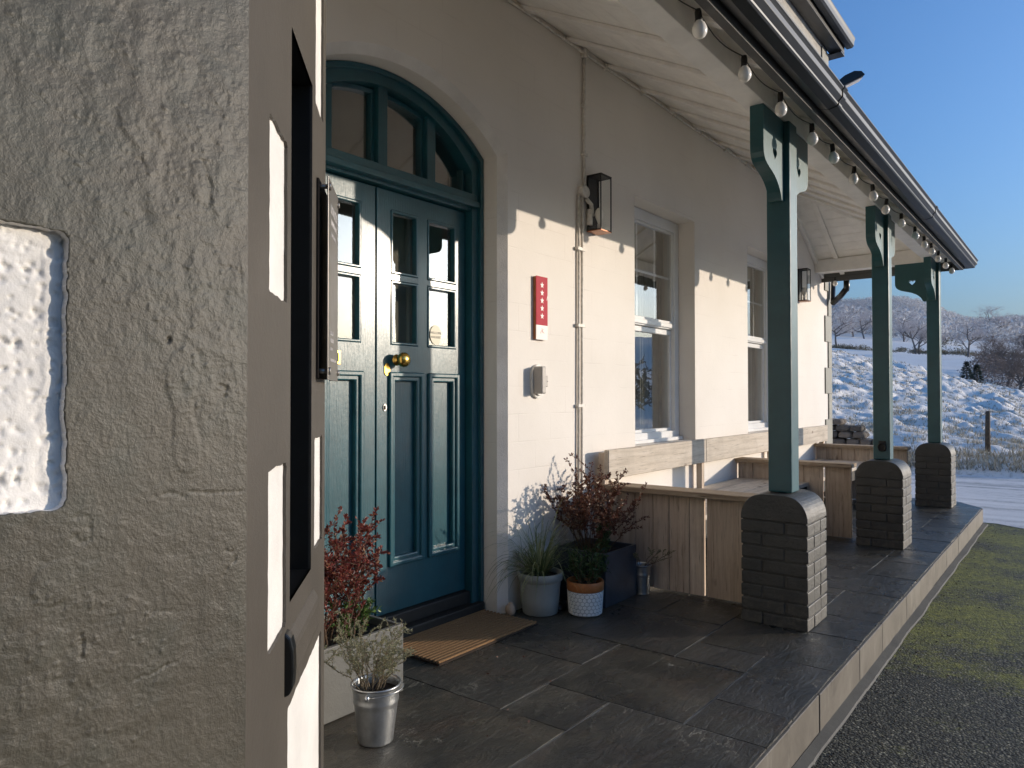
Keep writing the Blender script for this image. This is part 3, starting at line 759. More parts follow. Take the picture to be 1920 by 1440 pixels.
# --- veranda roof
SL = .52
zroof = lambda y: 2.665+SL*(y-1.24)          # underside of the boarding at rafters' foot line
HX0, HX1 = -.6, 9.06                          # fascia extents; hip at HX1 end
FYo = .982
def build_roof():
    # boarding underside (main slope) as separate boards running along x, clipped by the hip
    b = MB(); y = FYo+.012; bw = .125
    tk = .026
    def ceil_z(y): return zroof(y)+tk
    while y < W+.02:
        y2 = min(y+bw, W+.03); g = .0005
        xe = lambda yy: HX1-(yy-FYo)
        b_ = [(HX0, y+g), (xe(y+g), y+g), (xe(y2-g), y2-g), (HX0, y2-g)]
        vs = [b.bm.verts.new((p[0], p[1], ceil_z(p[1])+dz)) for dz in (0, .018) for p in b_]
        for f in ((0, 1, 2, 3), (7, 6, 5, 4), (0, 4, 5, 1), (3, 2, 6, 7), (1, 5, 6, 2)): b.bm.faces.new([vs[i] for i in f])
        y = y2
    # hip-end boards running along y
    x = HX1-.012
    while x > HX1-(W-FYo)-.05:
        x2 = x-bw; g = .0025
        yy = lambda xx: FYo+(HX1-xx)
        if yy(x2) > W+.05: break
        cz = lambda xx: ceil_z(yy(xx))
        b_ = [(x-g, yy(x-g)), (x-g, W+.03), (x2+g, W+.03), (x2+g, min(W+.03, yy(x2+g)))]
        vs = [b.bm.verts.new((p[0], p[1], cz(p[0])+dz)) for dz in (0, .018) for p in b_]
        for f in ((0, 1, 2, 3), (7, 6, 5, 4), (0, 4, 5, 1), (3, 2, 6, 7), (1, 5, 6, 2)): b.bm.faces.new([vs[i] for i in f])
        x = x2
    b.build("ceiling_boards", M['ceiling'], house)
    # light seal + slates above the boards
    b = MB(); k = .022
    A = [(HX0, FYo-.05), (HX1+.05, FYo-.05), (HX1-(W-FYo), W), (HX0, W)]
    for dz, mi in ((k+tk, 0), (k+tk+.03, 0)):
        b.quad(*[(p[0], p[1], zroof(p[1])+dz) for p in A])
    zz = lambda xx: zroof(FYo+(HX1-xx))
    Bq = [(HX1+.05, FYo-.05), (HX1+.05, W+.6), (HX1-(W-FYo), W+.0)]
    for dz in (k+tk, k+tk+.03): b.quad(*[(p[0], p[1], zz(p[0])+dz) for p in Bq])
    for (p, q) in ((A[0], A[1]), (Bq[0], Bq[1]), (A[3], A[0])):
        f = zroof if p is not Bq[0] else None
        hz = [(zroof(r_[1]) if not (p is Bq[0]) else zz(r_[0])) for r_ in (p, q)]
        b.quad((p[0], p[1], hz[0]+k+tk), (q[0], q[1], hz[1]+k+tk), (q[0], q[1], hz[1]+k+tk+.03), (p[0], p[1], hz[0]+k+tk+.03))
    b.build("veranda_roof", M['gutter'], house, recalc=True)
    # wall plate to ceiling: rafters
    b = MB(); x = HX0+.2
    rf = []
    while x < HX1-(W-FYo)+.9:
        ymax = min(W, FYo+(HX1-x)-.03)
        pts = [(FYo+.03, zroof(FYo+.03)-.0), (ymax, zroof(ymax)), (ymax, zroof(ymax)+tk-.001), (FYo+.03, zroof(FYo+.03)+tk-.001)]
        b.prism([pts], YZ, x-.030, x+.030); x += .45
    # hip-end rafters run along x
    for yv in (1.38, 1.78, 2.18):
        xs = HX1-.03; xe = max(HX1-(yv-FYo)+.02, 7.7)
        b.prism([[(xs, zz(xs)), (xe, zz(xe)), (xe, zz(xe)+tk-.001), (xs, zz(xs)+tk-.001)]], XZ, yv-.024, yv+.024)
    # wall rafter against the gable end of the hip
    b.prism([[(HX1-.05, zz(HX1-.05)-.04), (HX1-(W-FYo)+.02, zz(HX1-(W-FYo)+.02)-.04), (HX1-(W-FYo)+.02, zz(HX1-(W-FYo)+.02)+tk), (HX1-.05, zz(HX1-.05)+tk)]], XZ, W-.032, W-.001)
    # hip rafter
    p0 = Vector((HX1-.02, FYo+.02, zroof(FYo+.02)+.02)); p1 = Vector((HX1-(W-FYo), W, zroof(W)+.02))
    b.tube([p0, p1], .03, 4, smooth=False)
    b.build("rafters", M['ceiling'], house, bev=.003, seg=1)
    # eaves beam (wall plate) along the posts and its return to the wall
    b = MB(); b.box(HX0, 8.86, 1.185, 1.292, 2.555, 2.655); b.build("eaves_beam", M['ceiling'], house, bev=.004)
    b = MB(); b.box(8.752, 8.858, 1.2925, W-.001, 2.5555, 2.70); b.build("return_beam", M['ceiling'], house, bev=.004)
    # wire clipped under the return beam
    # fascia
    b = MB(); b.box(HX0, HX1, FYo, FYo+.036, 2.480, 2.605); b.box(HX1-.036, HX1-.0005, FYo+.0365, W+.5, 2.4805, 2.605)
    for xj in (3.05, 5.62): b.box(xj-.0012, xj+.0012, FYo-.0006, FYo+.0366, 2.4794, 2.6)
    b.build("fascia_board", M['fascia'], house, bev=.003, seg=1)
    # narrow soffit between beam and fascia
    b = MB()
    b.build("soffit_strip", M['ceiling'], house) if False else b.bm.free()
    # gutter: profile swept along x then round the corner
    prof = [(.0, .085), (-.002, .040), (-.012, .022), (-.050, .012), (-.088, .020), (-.094, .026), (-.096, .034), (-.090, .036), (-.104, .050), (-.112, .058), (-.113, .078), (-.109, .084), (-.116, .092), (-.122, .098), (-.121, .104), (-.114, .104),
            (-.106, .098), (-.104, .06), (-.085, .034), (-.05, .022), (-.010, .03), (-.006, .085)]
    def ring(fn): return [fn(p[0], p[1]) for p in prof]
    b = MB()
    G0 = 2.484
    r0 = ring(lambda o, z: b.bm.verts.new((HX0, FYo-.001+o, G0+z))); r1 = ring(lambda o, z: b.bm.verts.new((HX1+.001-o, FYo-.001+o, G0+z))); r2 = ring(lambda o, z: b.bm.verts.new((HX1+.001-o, W+.45, G0+z)))
    for p, q in ((r0, r1), (r1, r2)):
        for i in range(len(prof)):
            j = (i+1) % len(prof); b.bm.faces.new((p[i], p[j], q[j], q[i]))
    b.bm.faces.new(r2)
    b.build("gutter", M['gutter'], house, bev=.0012, seg=1)
    # union brackets on the gutter
    for xj in (3.62, 6.35):
        b = MB(); sc_ = 1.05
        ra = ring(lambda o, z: b.bm.verts.new((xj, FYo-.001+o*1.04, G0-.003+z*1.04))); rb = ring(lambda o, z: b.bm.verts.new((xj+.05, FYo-.001+o*1.04, G0-.003+z*1.04)))
        for i in range(len(prof)):
            j = (i+1) % len(prof); b.bm.faces.new((ra[i], ra[j], rb[j], rb[i]))
        b.bm.faces.new(ra); b.bm.faces.new(rb)
        b.build("gutter_union", M['gutter'], house)
    # slate edge above gutter
    b = MB(); x = HX0; r = random.Random(2)
    while x < HX1+.02:
        b.box(x+.002, x+.248, FYo-.085, FYo+.25, 2.603, 2.611, Matrix.Translation((0, 0, .0)) @ Matrix.Translation((x, FYo-.085, 2.603)) @ Matrix.Rotation(R(27)+r.uniform(-.01, .01), 4, 'X') @ Matrix.Translation((-x, -(FYo-.085), -2.603))); x += .25
    b.build("eaves_slates", M['black_matt'], house)
    # flashing where veranda roof meets the wall
build_roof()
# --- main roof eaves far above
def build_upper():
    b = MB()
    for (y0, y1, z0, z1, xe) in ((W-.12, W+.0, 5.345, 5.36, 9.54), (W-.15, W-.12, 5.335, 5.50, 9.54)):
        b.box(-3, xe, y0, y1, z0, z1)
    b.box(-3, 9.54, W-.118, W+.01, 5.361, 5.37)
    b.build("upper_soffit", M['gutter'], house)
    b = MB(); b.box(9.40, 9.56, W-.148, 9, 5.312, 5.330); b.build("verge_board", M['gutter'], house)
    pr = [(0, .11), (0, .02), (-.02, .0), (-.08, .0), (-.10, .02), (-.104, .07), (-.115, .10), (-.115, .115), (-.10, .115), (-.09, .03), (-.02, .012), (-.01, .11)]
    b = MB(); A = [b.bm.verts.new((-3, W-.1505+o, 5.40+z)) for o, z in pr]; B = [b.bm.verts.new((9.58, W-.1505+o, 5.40+z)) for o, z in pr]
    for i in range(len(pr)): j = (i+1) % len(pr); b.bm.faces.new((A[i], A[j], B[j], B[i]))
    b.bm.faces.new(B); b.build("upper_gutter", M['gutter'], house)
    b = MB(); b.prism([[(W-.18, 5.53), (5.7, 7.4), (9.1, 5.53), (9.1, 5.50), (5.7, 7.34), (W-.18, 5.505)]], YZ, -3, 9.62); b.build("roof", M['black_matt'], house)
    b = MB(); b.prism([[(W+.02, 5.345), (9.0, 5.345), (5.7, 7.28)]], YZ, 9.30, 9.38); b.build("gable", M['upper'], house)
build_upper()
# swan-neck downpipe at the end gutter
b = MB(); b.tube([(9.13, 2.16, 2.53), (9.13, 2.16, 2.41), (9.145, 2.17, 2.375)], .034, 14)
b.tube([(9.13, 2.16, 2.40), (9.19, 2.24, 2.325), (9.30, W-.055, 2.26)], .034, 14)
b.tube([(9.28, W-.06, 2.29), (9.33, W-.05, 2.33), (9.345, W-.05, 2.52)], .026, 12)
b.build("downpipe", M['black'], house)

# --- bay (canted) on the left
AX, AY = .599, .951; q2 = math.sqrt(.5)
def CT(s, z, d): return (AX+s*q2+d*q2, AY+s*q2-d*q2, z)
BS = .858
def rr(a0, a1, c0, c1, r=.009, jitter=.0026, seed=0):
    rg = random.Random(seed); P = []
    for cx, cy, t0 in ((a1-r, c1-r, 0), (a0+r, c1-r, 90), (a0+r, c0+r, 180), (a1-r, c0+r, 270)):
        for k in range(4):
            t = R(t0+30*k); P.append((cx+r*math.cos(t), cy+r*math.sin(t)))
    out = []
    for i in range(len(P)):
        p, q = P[i], P[(i+1) % len(P)]; L = math.hypot(q[0]-p[0], q[1]-p[1]); n = max(1, int(L/.02))
        for k in range(n):
            t = k/n; out.append((p[0]+(q[0]-p[0])*t+rg.uniform(-jitter, jitter), p[1]+(q[1]-p[1])*t+rg.uniform(-jitter, jitter)))
    return out
WO = (.352, .625, .755, 1.865)      # bay window opening in s,z
def build_bay():
    bx, by = CT(BS, 0, 0)[:2]
    # white core: canted sheet and hidden returns
    b = MB()
    tris_l = [rect(0.0, BS, -.17, 3.0), rect(*WO)]
    vs = [b.bm.verts.new(CT(a, c, -.0062)) for L in tris_l for a, c in L]
    for t in geometry.tessellate_polygon([[Vector((a, c, 0)) for a, c in L] for L in tris_l]): b.bm.faces.new([vs[i] for i in t])
    b.quad((bx-.001, by+.0, -.17), (bx-.001, W+.1, -.17), (bx-.001, W+.1, 3.0), (bx-.001, by+.001, 3.0))
    b.build("bay_wall", M['rough_white'], house, recalc=False)
    # grey quoins + window surround on the canted face
    b = MB()
    holes = [rect(WO[0], WO[1], WO[2], WO[3]), rr(.150, .312, 1.323, 1.622, seed=1), rr(.150, .312, .723, 1.027, seed=2), rr(.150, .312, 1.930, 2.23, seed=3), rr(.150, .312, .13, .42, seed=9),
             rr(.675, .812, .79, 1.05, seed=4), rr(.675, .812, 1.845, 2.20, seed=5), rr(.335, .805, -.05, .560, seed=6)]
    b.prism([rect(-.0, BS, -.17, 3.0)]+holes, CT, -.0055, .0)
    b.build("bay_quoin_surround", M['grey_smooth'], house, recalc=True)
    b = MB(); b.box(bx-.20, bx, by-.0, W, 2.9, 3.05); b.bm.free()
    # reveal, frame and pane of the bay side window
    b = MB(); a0, a1, c0, c1 = WO
    L = rect(a0, a1, c0, c1)
    for i in range(4):
        p, q = L[i], L[(i+1) % 4]; b.quad(CT(p[0], p[1], -.0), CT(q[0], q[1], -.0), CT(q[0], q[1], -.16), CT(p[0], p[1], -.16))
    o = b.build("bay_window", M['black'], house)
    b = MB(); b.prism([rect(a0-.01, a1+.01, c0-.01, c1+.01), rect(a0+.04, a1-.04, c0+.06, c1-.05)], CT, -.075, -.13);
    f = b.build("bay_sash", M['black'], None); f.parent = o
    b = MB(); b.quad(CT(a0+.038, c0+.058, -.1), CT(a1-.038, c0+.058, -.1), CT(a1-.038, c1-.048, -.1), CT(a0+.038, c1-.048, -.1)); f = b.build("bay_pane", M['glass'], None); f.parent = o
    b = MB(); vs = []
    # sloping sill: grey top, black nose
    S0, S1 = .300, .665
    pr = [(-.10, .790), (.002, .700), (.012, .682), (.014, .670), (.014, .625), (.011, .612), (.002, .604), (-.10, .64)]
    A = [b.bm.verts.new(CT(S0+.035, z, d)) for d, z in pr]; B = [b.bm.verts.new(CT(S1, z, d)) for d, z in pr]
    for i in range(len(pr)):
        j = (i+1) % len(pr); f = b.bm.faces.new((A[i], A[j], B[j], B[i])); f.material_index = 0
    b.bm.faces.new(A); b.bm.faces.new(B)
    pr = [(-.02, .712), (.002, .712), (.011, .702), (.016, .680), (.017, .640), (.015, .612), (.009, .598), (.000, .594), (-.02, .60)]
    A = [b.bm.verts.new(CT(S0, z, d)) for d, z in pr]; B = [b.bm.verts.new(CT(S0+.034, z, d)) for d, z in pr]
    for i in range(len(pr)):
        j = (i+1) % len(pr); f = b.bm.faces.new((A[i], A[j], B[j], B[i])); f.material_index = 1
    f = b.bm.faces.new(A); f.material_index = 1; f = b.bm.faces.new(B); f.material_index = 1
    b.build("bay_sill", [M['grey_smooth'], M['black']], house, bev=.004)
    b = MB(); c = CT(.60, .7455, -.05); b.lathe([(0, .006), (.004, .005), (.005, 0)], c, 10); b.build("screw", M['steel'], house)
    # interior dark box so the bay is closed
    b = MB(); b.box(-3, .34, 1.2, 2.3, -.1, 2.9); b.build("bay_room", M['room'], house)
    b = MB(); b.prism([[(-3, AY+.02), (AX-.01, AY+.02), (bx-.01, by+.01), (bx-.01, W), (-3, W)]], XY, 2.99, 3.02); b.build("bay_top", M['gutter'], house)
    # front face: displaced rough painted render with the toothed opening
    Wx0, Wz0, Wz1 = -.3, 1.018, 1.345; Wx1 = .360; rad = .013
    def sd(x, z):
        jx = .0020*noise.noise(Vector((x*80, z*80, 2))) + .0028*noise.noise(Vector((z*24, 9, x)))+.0014*noise.noise(Vector((z*190, x*190, 5)))
        cx, cz = (Wx0+Wx1)/2, (Wz0+Wz1)/2; hx, hz = (Wx1-Wx0)/2-rad, (Wz1-Wz0)/2-rad
        dx, dz = abs(x-cx)-hx, abs(z-cz)-hz
        return math.hypot(max(dx, 0), max(dz, 0))+min(max(dx, dz), 0)-rad+jx
    st = .0023
    xs = [-3.0, -1.0, -.2, 0, .12, .2]+list(np.arange(.2024, AX-.0005, st))+[AX]
    zs = [-.17, .1, .3, .42]+list(np.arange(.4224, 1.90, st))+[1.95, 2.1, 2.5, 3.0]
    nx, nz = len(xs), len(zs)
    V = []; 
    nv = noise.noise; 
    for z in zs:
        for x in xs:
            p = Vector((x, 0, z)); h = 0
            if x > .19 and .42 < z < 1.92:
                amp = .55+.9*max(0, nv(p*3.1+Vector((4, 0, 0)))+.25)
                rb = max(0, min(1, (nv(Vector((x*2.6, 3, z*2.2)))+.32)*1.7))      # trowelled smooth here, gritty there
                h = .0013*noise.fractal(p*26, .75, 2.1, 6)*(.22+.85*rb)+.0020*nv(p*5)
                q = nv(Vector((x*9, 12, z*7)))
                if q > .50: h += .0007
                g_ = nv(p*150+Vector((7, 7, 7)))
                if g_ > .52 and rb > .45: h += .0012
                edge = (AX-x)
                if edge < .02: h = h*edge/.02
            V.append((x, AY-h, z))
    F = []
    for j in range(nz-1):
        for i in range(nx-1):
            cx, cz = (xs[i]+xs[i+1])/2, (zs[j]+zs[j+1])/2
            if cx < Wx1+.01 and Wz0-.01 < cz < Wz1+.01 and sd(cx, cz) < 0: continue
            F.append((j*nx+i, j*nx+i+1, (j+1)*nx+i+1, (j+1)*nx+i))
    CR = [([(.515, 1.471), (.528, 1.473), (.534, 1.462), (.536, 1.454), (.541, 1.444), (.540, 1.418), (.536, 1.410), (.522, 1.414)], .7),
          ([(.466, 1.020), (.487, 1.022), (.506, 1.015), (.517, 1.021), (.548, 1.016), (.592, 1.014)], .7), ([(.556, 1.165), (.566, 1.162), (.567, 1.153), (.563, 1.148)], 1),
          ([(.368, 1.006), (.386, 1.005), (.389, .993), (.388, .977), (.378, .974), (.371, .983)], .5), ([(.378, .870), (.381, .854), (.379, .835)], 1), ([(.441, .791), (.468, .792), (.482, .797), (.500, .799)], .8),
          ([(.466, .872), (.464, .869), (.492, .866)], .5), ([(.564, .935), (.580, .929), (.581, .917), (.568, .908), (.563, .898)], .8), ([(.570, 1.333), (.582, 1.331), (.595, 1.313)], .6), ([(.429, 1.449), (.444, 1.453), (.451, 1.448), (.453, 1.436)], .6), ([(.482, 1.226), (.484, 1.221)], 1.6)]
    A_ = np.array(V); rj = np.random.default_rng(1)
    wob = .0016*np.sin(A_[:, 0]*900+A_[:, 2]*310)+.0014*np.sin(A_[:, 2]*1300-A_[:, 0]*500)
    for pl_, dp in CR:
        best = np.full(len(A_), 9.0)
        for (x0_, z0_), (x1_, z1_) in zip(pl_, pl_[1:]):
            vx, vz = x1_-x0_, z1_-z0_; t = np.clip(((A_[:, 0]-x0_)*vx+(A_[:, 2]-z0_)*vz)/(vx*vx+vz*vz), 0, 1)
            best = np.minimum(best, np.hypot(A_[:, 0]+wob-x0_-t*vx, A_[:, 2]+wob*.7-z0_-t*vz))
        A_[:, 1] += dp*.0040*np.clip(1-best/.0021, 0, 1)
    # loose flake standing proud inside the first crack
    cx_, cz_ = .524, 1.442; ins = ((A_[:, 0]-cx_)/.014)**2+((A_[:, 2]-cz_)/.030)**2; A_[:, 1] -= .0016*np.clip(1.2-ins, 0, 1)
    V = [tuple(v) for v in A_]
    me = bpy.data.meshes.new("bay_quoin_front"); me.from_pydata(V, [], F); me.update()
    bm = bmesh.new(); bm.from_mesh(me)
    be = [e for e in bm.edges if e.is_boundary and max(abs(v.co.z-(Wz0+Wz1)/2) for v in e.verts) < .2 and max(v.co.x for v in e.verts) < .42]
    bvs = set(v for e in be for v in e.verts)
    for v in bvs:
        if v.co.x < .2: continue
        for _ in range(2):
            e = .0005; s0 = sd(v.co.x, v.co.z); gx = (sd(v.co.x+e, v.co.z)-s0)/e; gz = (sd(v.co.x, v.co.z+e)-s0)/e; L = gx*gx+gz*gz+1e-9
            v.co.x -= s0*gx/L*.9; v.co.z -= s0*gz/L*.9
    r = bmesh.ops.extrude_edge_only(bm, edges=be)
    nvs = [g for g in r['geom'] if isinstance(g, bmesh.types.BMVert)]
    for v in nvs: v.co.y += .020
    for f in [g for g in r['geom'] if isinstance(g, bmesh.types.BMFace)]: f.material_index = 1
    bmesh.ops.remove_doubles(bm, verts=[v for v in bm.verts if v.is_boundary][:0] or [], dist=.0001)
    for f in bm.faces: f.smooth = f.material_index == 0
    bm.to_mesh(me); bm.free()
    o = link("bay_quoin_front", me, [M['grey'], M['rough_white']]); ch(o, house)
    # white popcorn render in the opening
    xs = list(np.arange(.2, .37, .0022)); zs = list(np.arange(1.005, 1.36, .0022)); V = []
    for z in zs:
        for x in xs:
            p = Vector((x, 3, z))
            h = .0020*nv(p*26)+.0012*nv(p*55)+.0003*nv(p*150)
            for fq, kk, dp in ((66, .40, .0042), (110, .40, .0028), (44, .32, .0050)):
                dd, _pp = noise.voronoi(p*fq)
                k = dd[0]/kk*(1+.35*nv(p*170))
                if k < 1 and nv(_pp[0]*.9+Vector((3, fq, 3))) > -.02: h -= dp*(1-k*k)
            ed = sd(x, z)
            if ed > -.02: h += .0008*(1+nv(p*60))
            V.append((x, AY+.0150-h, z))
    nx, nz = len(xs), len(zs)
    F = [(j*nx+i, j*nx+i+1, (j+1)*nx+i+1, (j+1)*nx+i) for j in range(nz-1) for i in range(nx-1)]
    me = bpy.data.meshes.new("bay_render_panel"); me.from_pydata(V, [], F); me.update()
    for p in me.polygons: p.use_smooth = True
    o = link("bay_render_panel", me, M['rough_white']); ch(o, house)
    b = MB(); b.box(-2.9, .25, AY+.0235, AY+.026, 1.0, 1.36); b.build("bay_render_backing", M['rough_white'], house)
build_bay()
b = MB(); pts = [CT(.845, -.13, .02), CT(.845, .02, .02), CT(.85, .07, .012)]
p0 = CT(.80, 0, .03)
b.tube([(1.185, 1.502, .16), (1.19, 1.496, .06), (1.215, 1.478, .015), (1.26, 1.455, .010)], [.016, .016, .017, .018], 12); b.build("overflow_pipe", M['black'], house)

# ================================================================== FIXTURES
# sign on stand-offs
def plate_sign():
    root = empty("wall_sign", CT(.69, 1.19, 0)); tag(root, "narrow brushed metal sign on stand-off pins on the grey bay beside the door", "sign")
    b = MB(); b.prism([rect(.692, .895, 1.188, 1.678)], CT, .0255, .0285); b.build("sign_plate", M['steel'], root, bev=.0008)
    b = MB(); b.prism([rect(.690, .853, 1.192, 1.672)], CT, .0006, .0065); b.build("shadow_board", M['sign_shadow'], root, bev=.001)  # board behind the sign, its dark colour standing in for the cast shadow
    for s, z in ((.705, 1.655), (.705, 1.21), (.882, 1.655), (.882, 1.21)):
        b = MB(); r_ = .0075 if s < .85 else .006
        d0 = -.002 if s < .85 else .018
        b.tube([CT(s, z, d0), CT(s, z, .0254)], r_*.8, 12); b.tube([CT(s, z, .0286), CT(s, z, .034)], r_*1.25, 14); b.build("stand_off_pin", M['steel'], root)
    b = MB(); rg = random.Random(4)
    # lettering, too raked to read: rows of small pale strokes
    for nm, rows in (("sign_heading", ((1.600, .022, .735, .86), (1.572, .014, .745, .85), (1.545, .009, .75, .84))), ("sign_small_print", ((1.300, .010, .735, .79), (1.282, .010, .735, .80), (1.262, .007, .735, .78), (1.235, .007, .735, .84)))):
        b = MB()
        for (z, h, s0, s1) in rows:
            s = s0
            while s < s1:
                wd = h*rg.uniform(.35, .7)
                b.prism([rect(s, s+wd*.35, z, z+h)], CT, .0287, .0292); b.prism([rect(s+wd*.36, s+wd, z+(0 if rg.random() < .5 else h*.8), z+(h*.2 if rg.random() < .5 else h))], CT, .0287, .0292)
                s += wd+h*.25
        b.build(nm, M['plaque_white'], root)
plate_sign()
# star plaque
def star(cx, cz, r, ri, rot=0, n=5):
    return [(cx+(r if k % 2 == 0 else ri)*math.sin(math.pi*k/n+rot), cz+(r if k % 2 == 0 else ri)*math.cos(math.pi*k/n+rot)) for k in range(2*n)]
def plaque():
    root = empty("star_plaque", (3.333, W, 1.46)); tag(root, "upright red plaque with five white stars on the white wall right of the door", "plaque")
    b = MB(); b.box(3.287, 3.392, W-.018, W+.0005, 1.466, 1.816); b.build("plaque_back", M['terracotta'], root)
    b = MB(); b.box(3.285, 3.394, W-.0225, W-.0182, 1.545, 1.818); b.build("plaque_red_panel", M['red'], root)
    b = MB(); b.box(3.285, 3.394, W-.0224, W-.0182, 1.463, 1.5445); b.build("plaque_white_panel", M['plaque_white'], root)
    for k in range(5):
        b = MB(); b.prism([star(3.340, 1.770-.0435*k, .0185, .0078)], XZ, W-.0236, W-.0226); b.build("star", M['plaque_white'], root)
    b = MB()
    for (x, z, a, L) in ((3.330, 1.508, .5, .022), (3.342, 1.516, -.3, .026), (3.352, 1.506, -.9, .020), (3.336, 1.497, 1.3, .016), (3.350, 1.520, .9, .012)):
        dx, dz = math.sin(a)*L/2, math.cos(a)*L/2
        b.prism([[(x-dx-.002, z-dz), (x-dx+.002, z-dz), (x+dx+.001, z+dz), (x+dx-.001, z+dz)]], XZ, W-.0234, W-.0225)
    b.build("plaque_emblem", M['plaque_pink'], root)
    b = MB(); b.prism([[(3.384, 1.690), (3.389, 1.688), (3.394, 1.712), (3.391, 1.714)]], XZ, W-.0232, W-.0226); b.build("chipped_paint", M['plaque_white'], root)
plaque()
def sensor():
    root = empty("wall_sensor", (3.29, W, 1.14)); tag(root, "small white and grey door-entry sensor unit on the wall below the red plaque", "sensor")
    def cap(x0, x1, z0, z1):
        r_ = (x1-x0)/2; cx = (x0+x1)/2; P = []
        for k in range(13): t = R(15*k); P.append((cx+r_*math.cos(t), z1-r_+r_*math.sin(t)))
        for k in range(13): t = R(180+15*k); P.append((cx+r_*math.cos(t), z0+r_+r_*math.sin(t)))
        return P
    b = MB(); b.prism([cap(3.255, 3.375, 1.135, 1.325)], XZ, W-.018, W+.0005); b.build("back_plate", M['sensor_w'], root, bev=.004)
    b = MB(); b.prism([cap(3.268, 3.36, 1.150, 1.315)], XZ, W-.030, W-.018); b.build("inner_plate", M['sensor_w'], root, bev=.004)
    b = MB(); b.box(3.262, 3.302, W-.078, W-.0185, 1.160, 1.312); b.build("sensor_case", M['sensor_g'], root, bev=.008, seg=3)
    b = MB(); b.box(3.3025, 3.350, W-.055, W-.0305, 1.198, 1.262); b.build("reader_block", M['sensor_g'], root, bev=.004)
    b = MB(); b.lathe([(0, .003), (.003, .003), (.003, 0)], (3.345, W-.0555, 1.228), 8); b.build("lens", M['ink'], root)
sensor()
# lanterns
def lantern():
    root = empty("wall_lantern", (3.90, W, 2.17))
    x0, x1, y0, y1, z0, z1 = 3.836, 3.963, 2.300, 2.400, 2.165, 2.505
    t = .006
    b = MB(); b.box(x0, x1, y1-.004, y1, z0, z1); b.box((x0+x1)/2-.03, (x0+x1)/2+.03, y1+.0002, W+.0005, z0+.10, z1-.08); b.build("back_plate", M['black_matt'], root)
    b = MB()
    for x in (x0, x1-t):
        b.box(x, x+t, y0, y0+t, z0, z1)
    for z in (z0+.0002, z1-t-.0002):
        for (a, c, d, e) in ((x0+t, x1-t, y0, y0+t), (x0, x0+t, y0+t, y1-.0045), (x1-t, x1, y0+t, y1-.0045)): b.box(a, c, d, e, z, z+t)
    for x in (x0, x1-t): b.box(x, x+t, y1-.0045-t, y1-.0045, z0+t+.0004, z1-t-.0004)
    b.build("lantern_frame", M['black_matt'], root)
    b = MB(); b.box(x0-.001, x1+.001, y0-.001, y1+.001, z1, z1+.004); b.build("lantern_top", M['black_matt'], root)
    b = MB(); b.box(x0-.001, x1+.001, y0-.001, y1+.001, z0-.005, z0); b.build("lantern_base", M['copper'], root)
    b = MB(); b.quad((x0+t, y0+.003, z0+t), (x1-t, y0+.003, z0+t), (x1-t, y0+.003, z1-t), (x0+t, y0+.003, z1-t))
    for xx in (x0+.003, x1-.003): b.quad((xx, y0+t, z0+t), (xx, y1-.008, z0+t), (xx, y1-.008, z1-t), (xx, y0+t, z1-t))
    b.build("lantern_glass", M['lantern_glass'], root)
    b = MB(); cx, cy = (x0+x1)/2, (y0+y1)/2; b.lathe([(0, .0), (.014, .0), (.014, .045), (.0, .045)], (cx, cy, z0+.001), 16); b.build("lamp_holder", M['plaque_white'], root)
    b = MB(); b.lathe([(.010, .046), (.013, .06), (.024, .085), (.028, .108), (.024, .130), (.013, .145), (0, .149)], (cx, cy, z0), 20); b.build("lamp_bulb", M['bulb'], root)
    return root
def copy_thing(root, offset):
    r_ = root.copy(); col.objects.link(r_); r_.location = Vector(root.location)+Vector(offset)
    for c in root.children:
        k = c.copy(); col.objects.link(k); k.parent = r_; k.matrix_parent_inverse = c.matrix_parent_inverse.copy()
        for g in c.children:
            h = g.copy(); col.objects.link(h); h.parent = k
    return r_
L1 = lantern(); tag(L1, "black box lantern on the wall between the door and the first window", "lantern", "wall lanterns under the veranda")
L2 = copy_thing(L1, (4.235, 0, 0)); tag(L2, "black box lantern beyond the second window near the house corner", "lantern", "wall lanterns under the veranda")
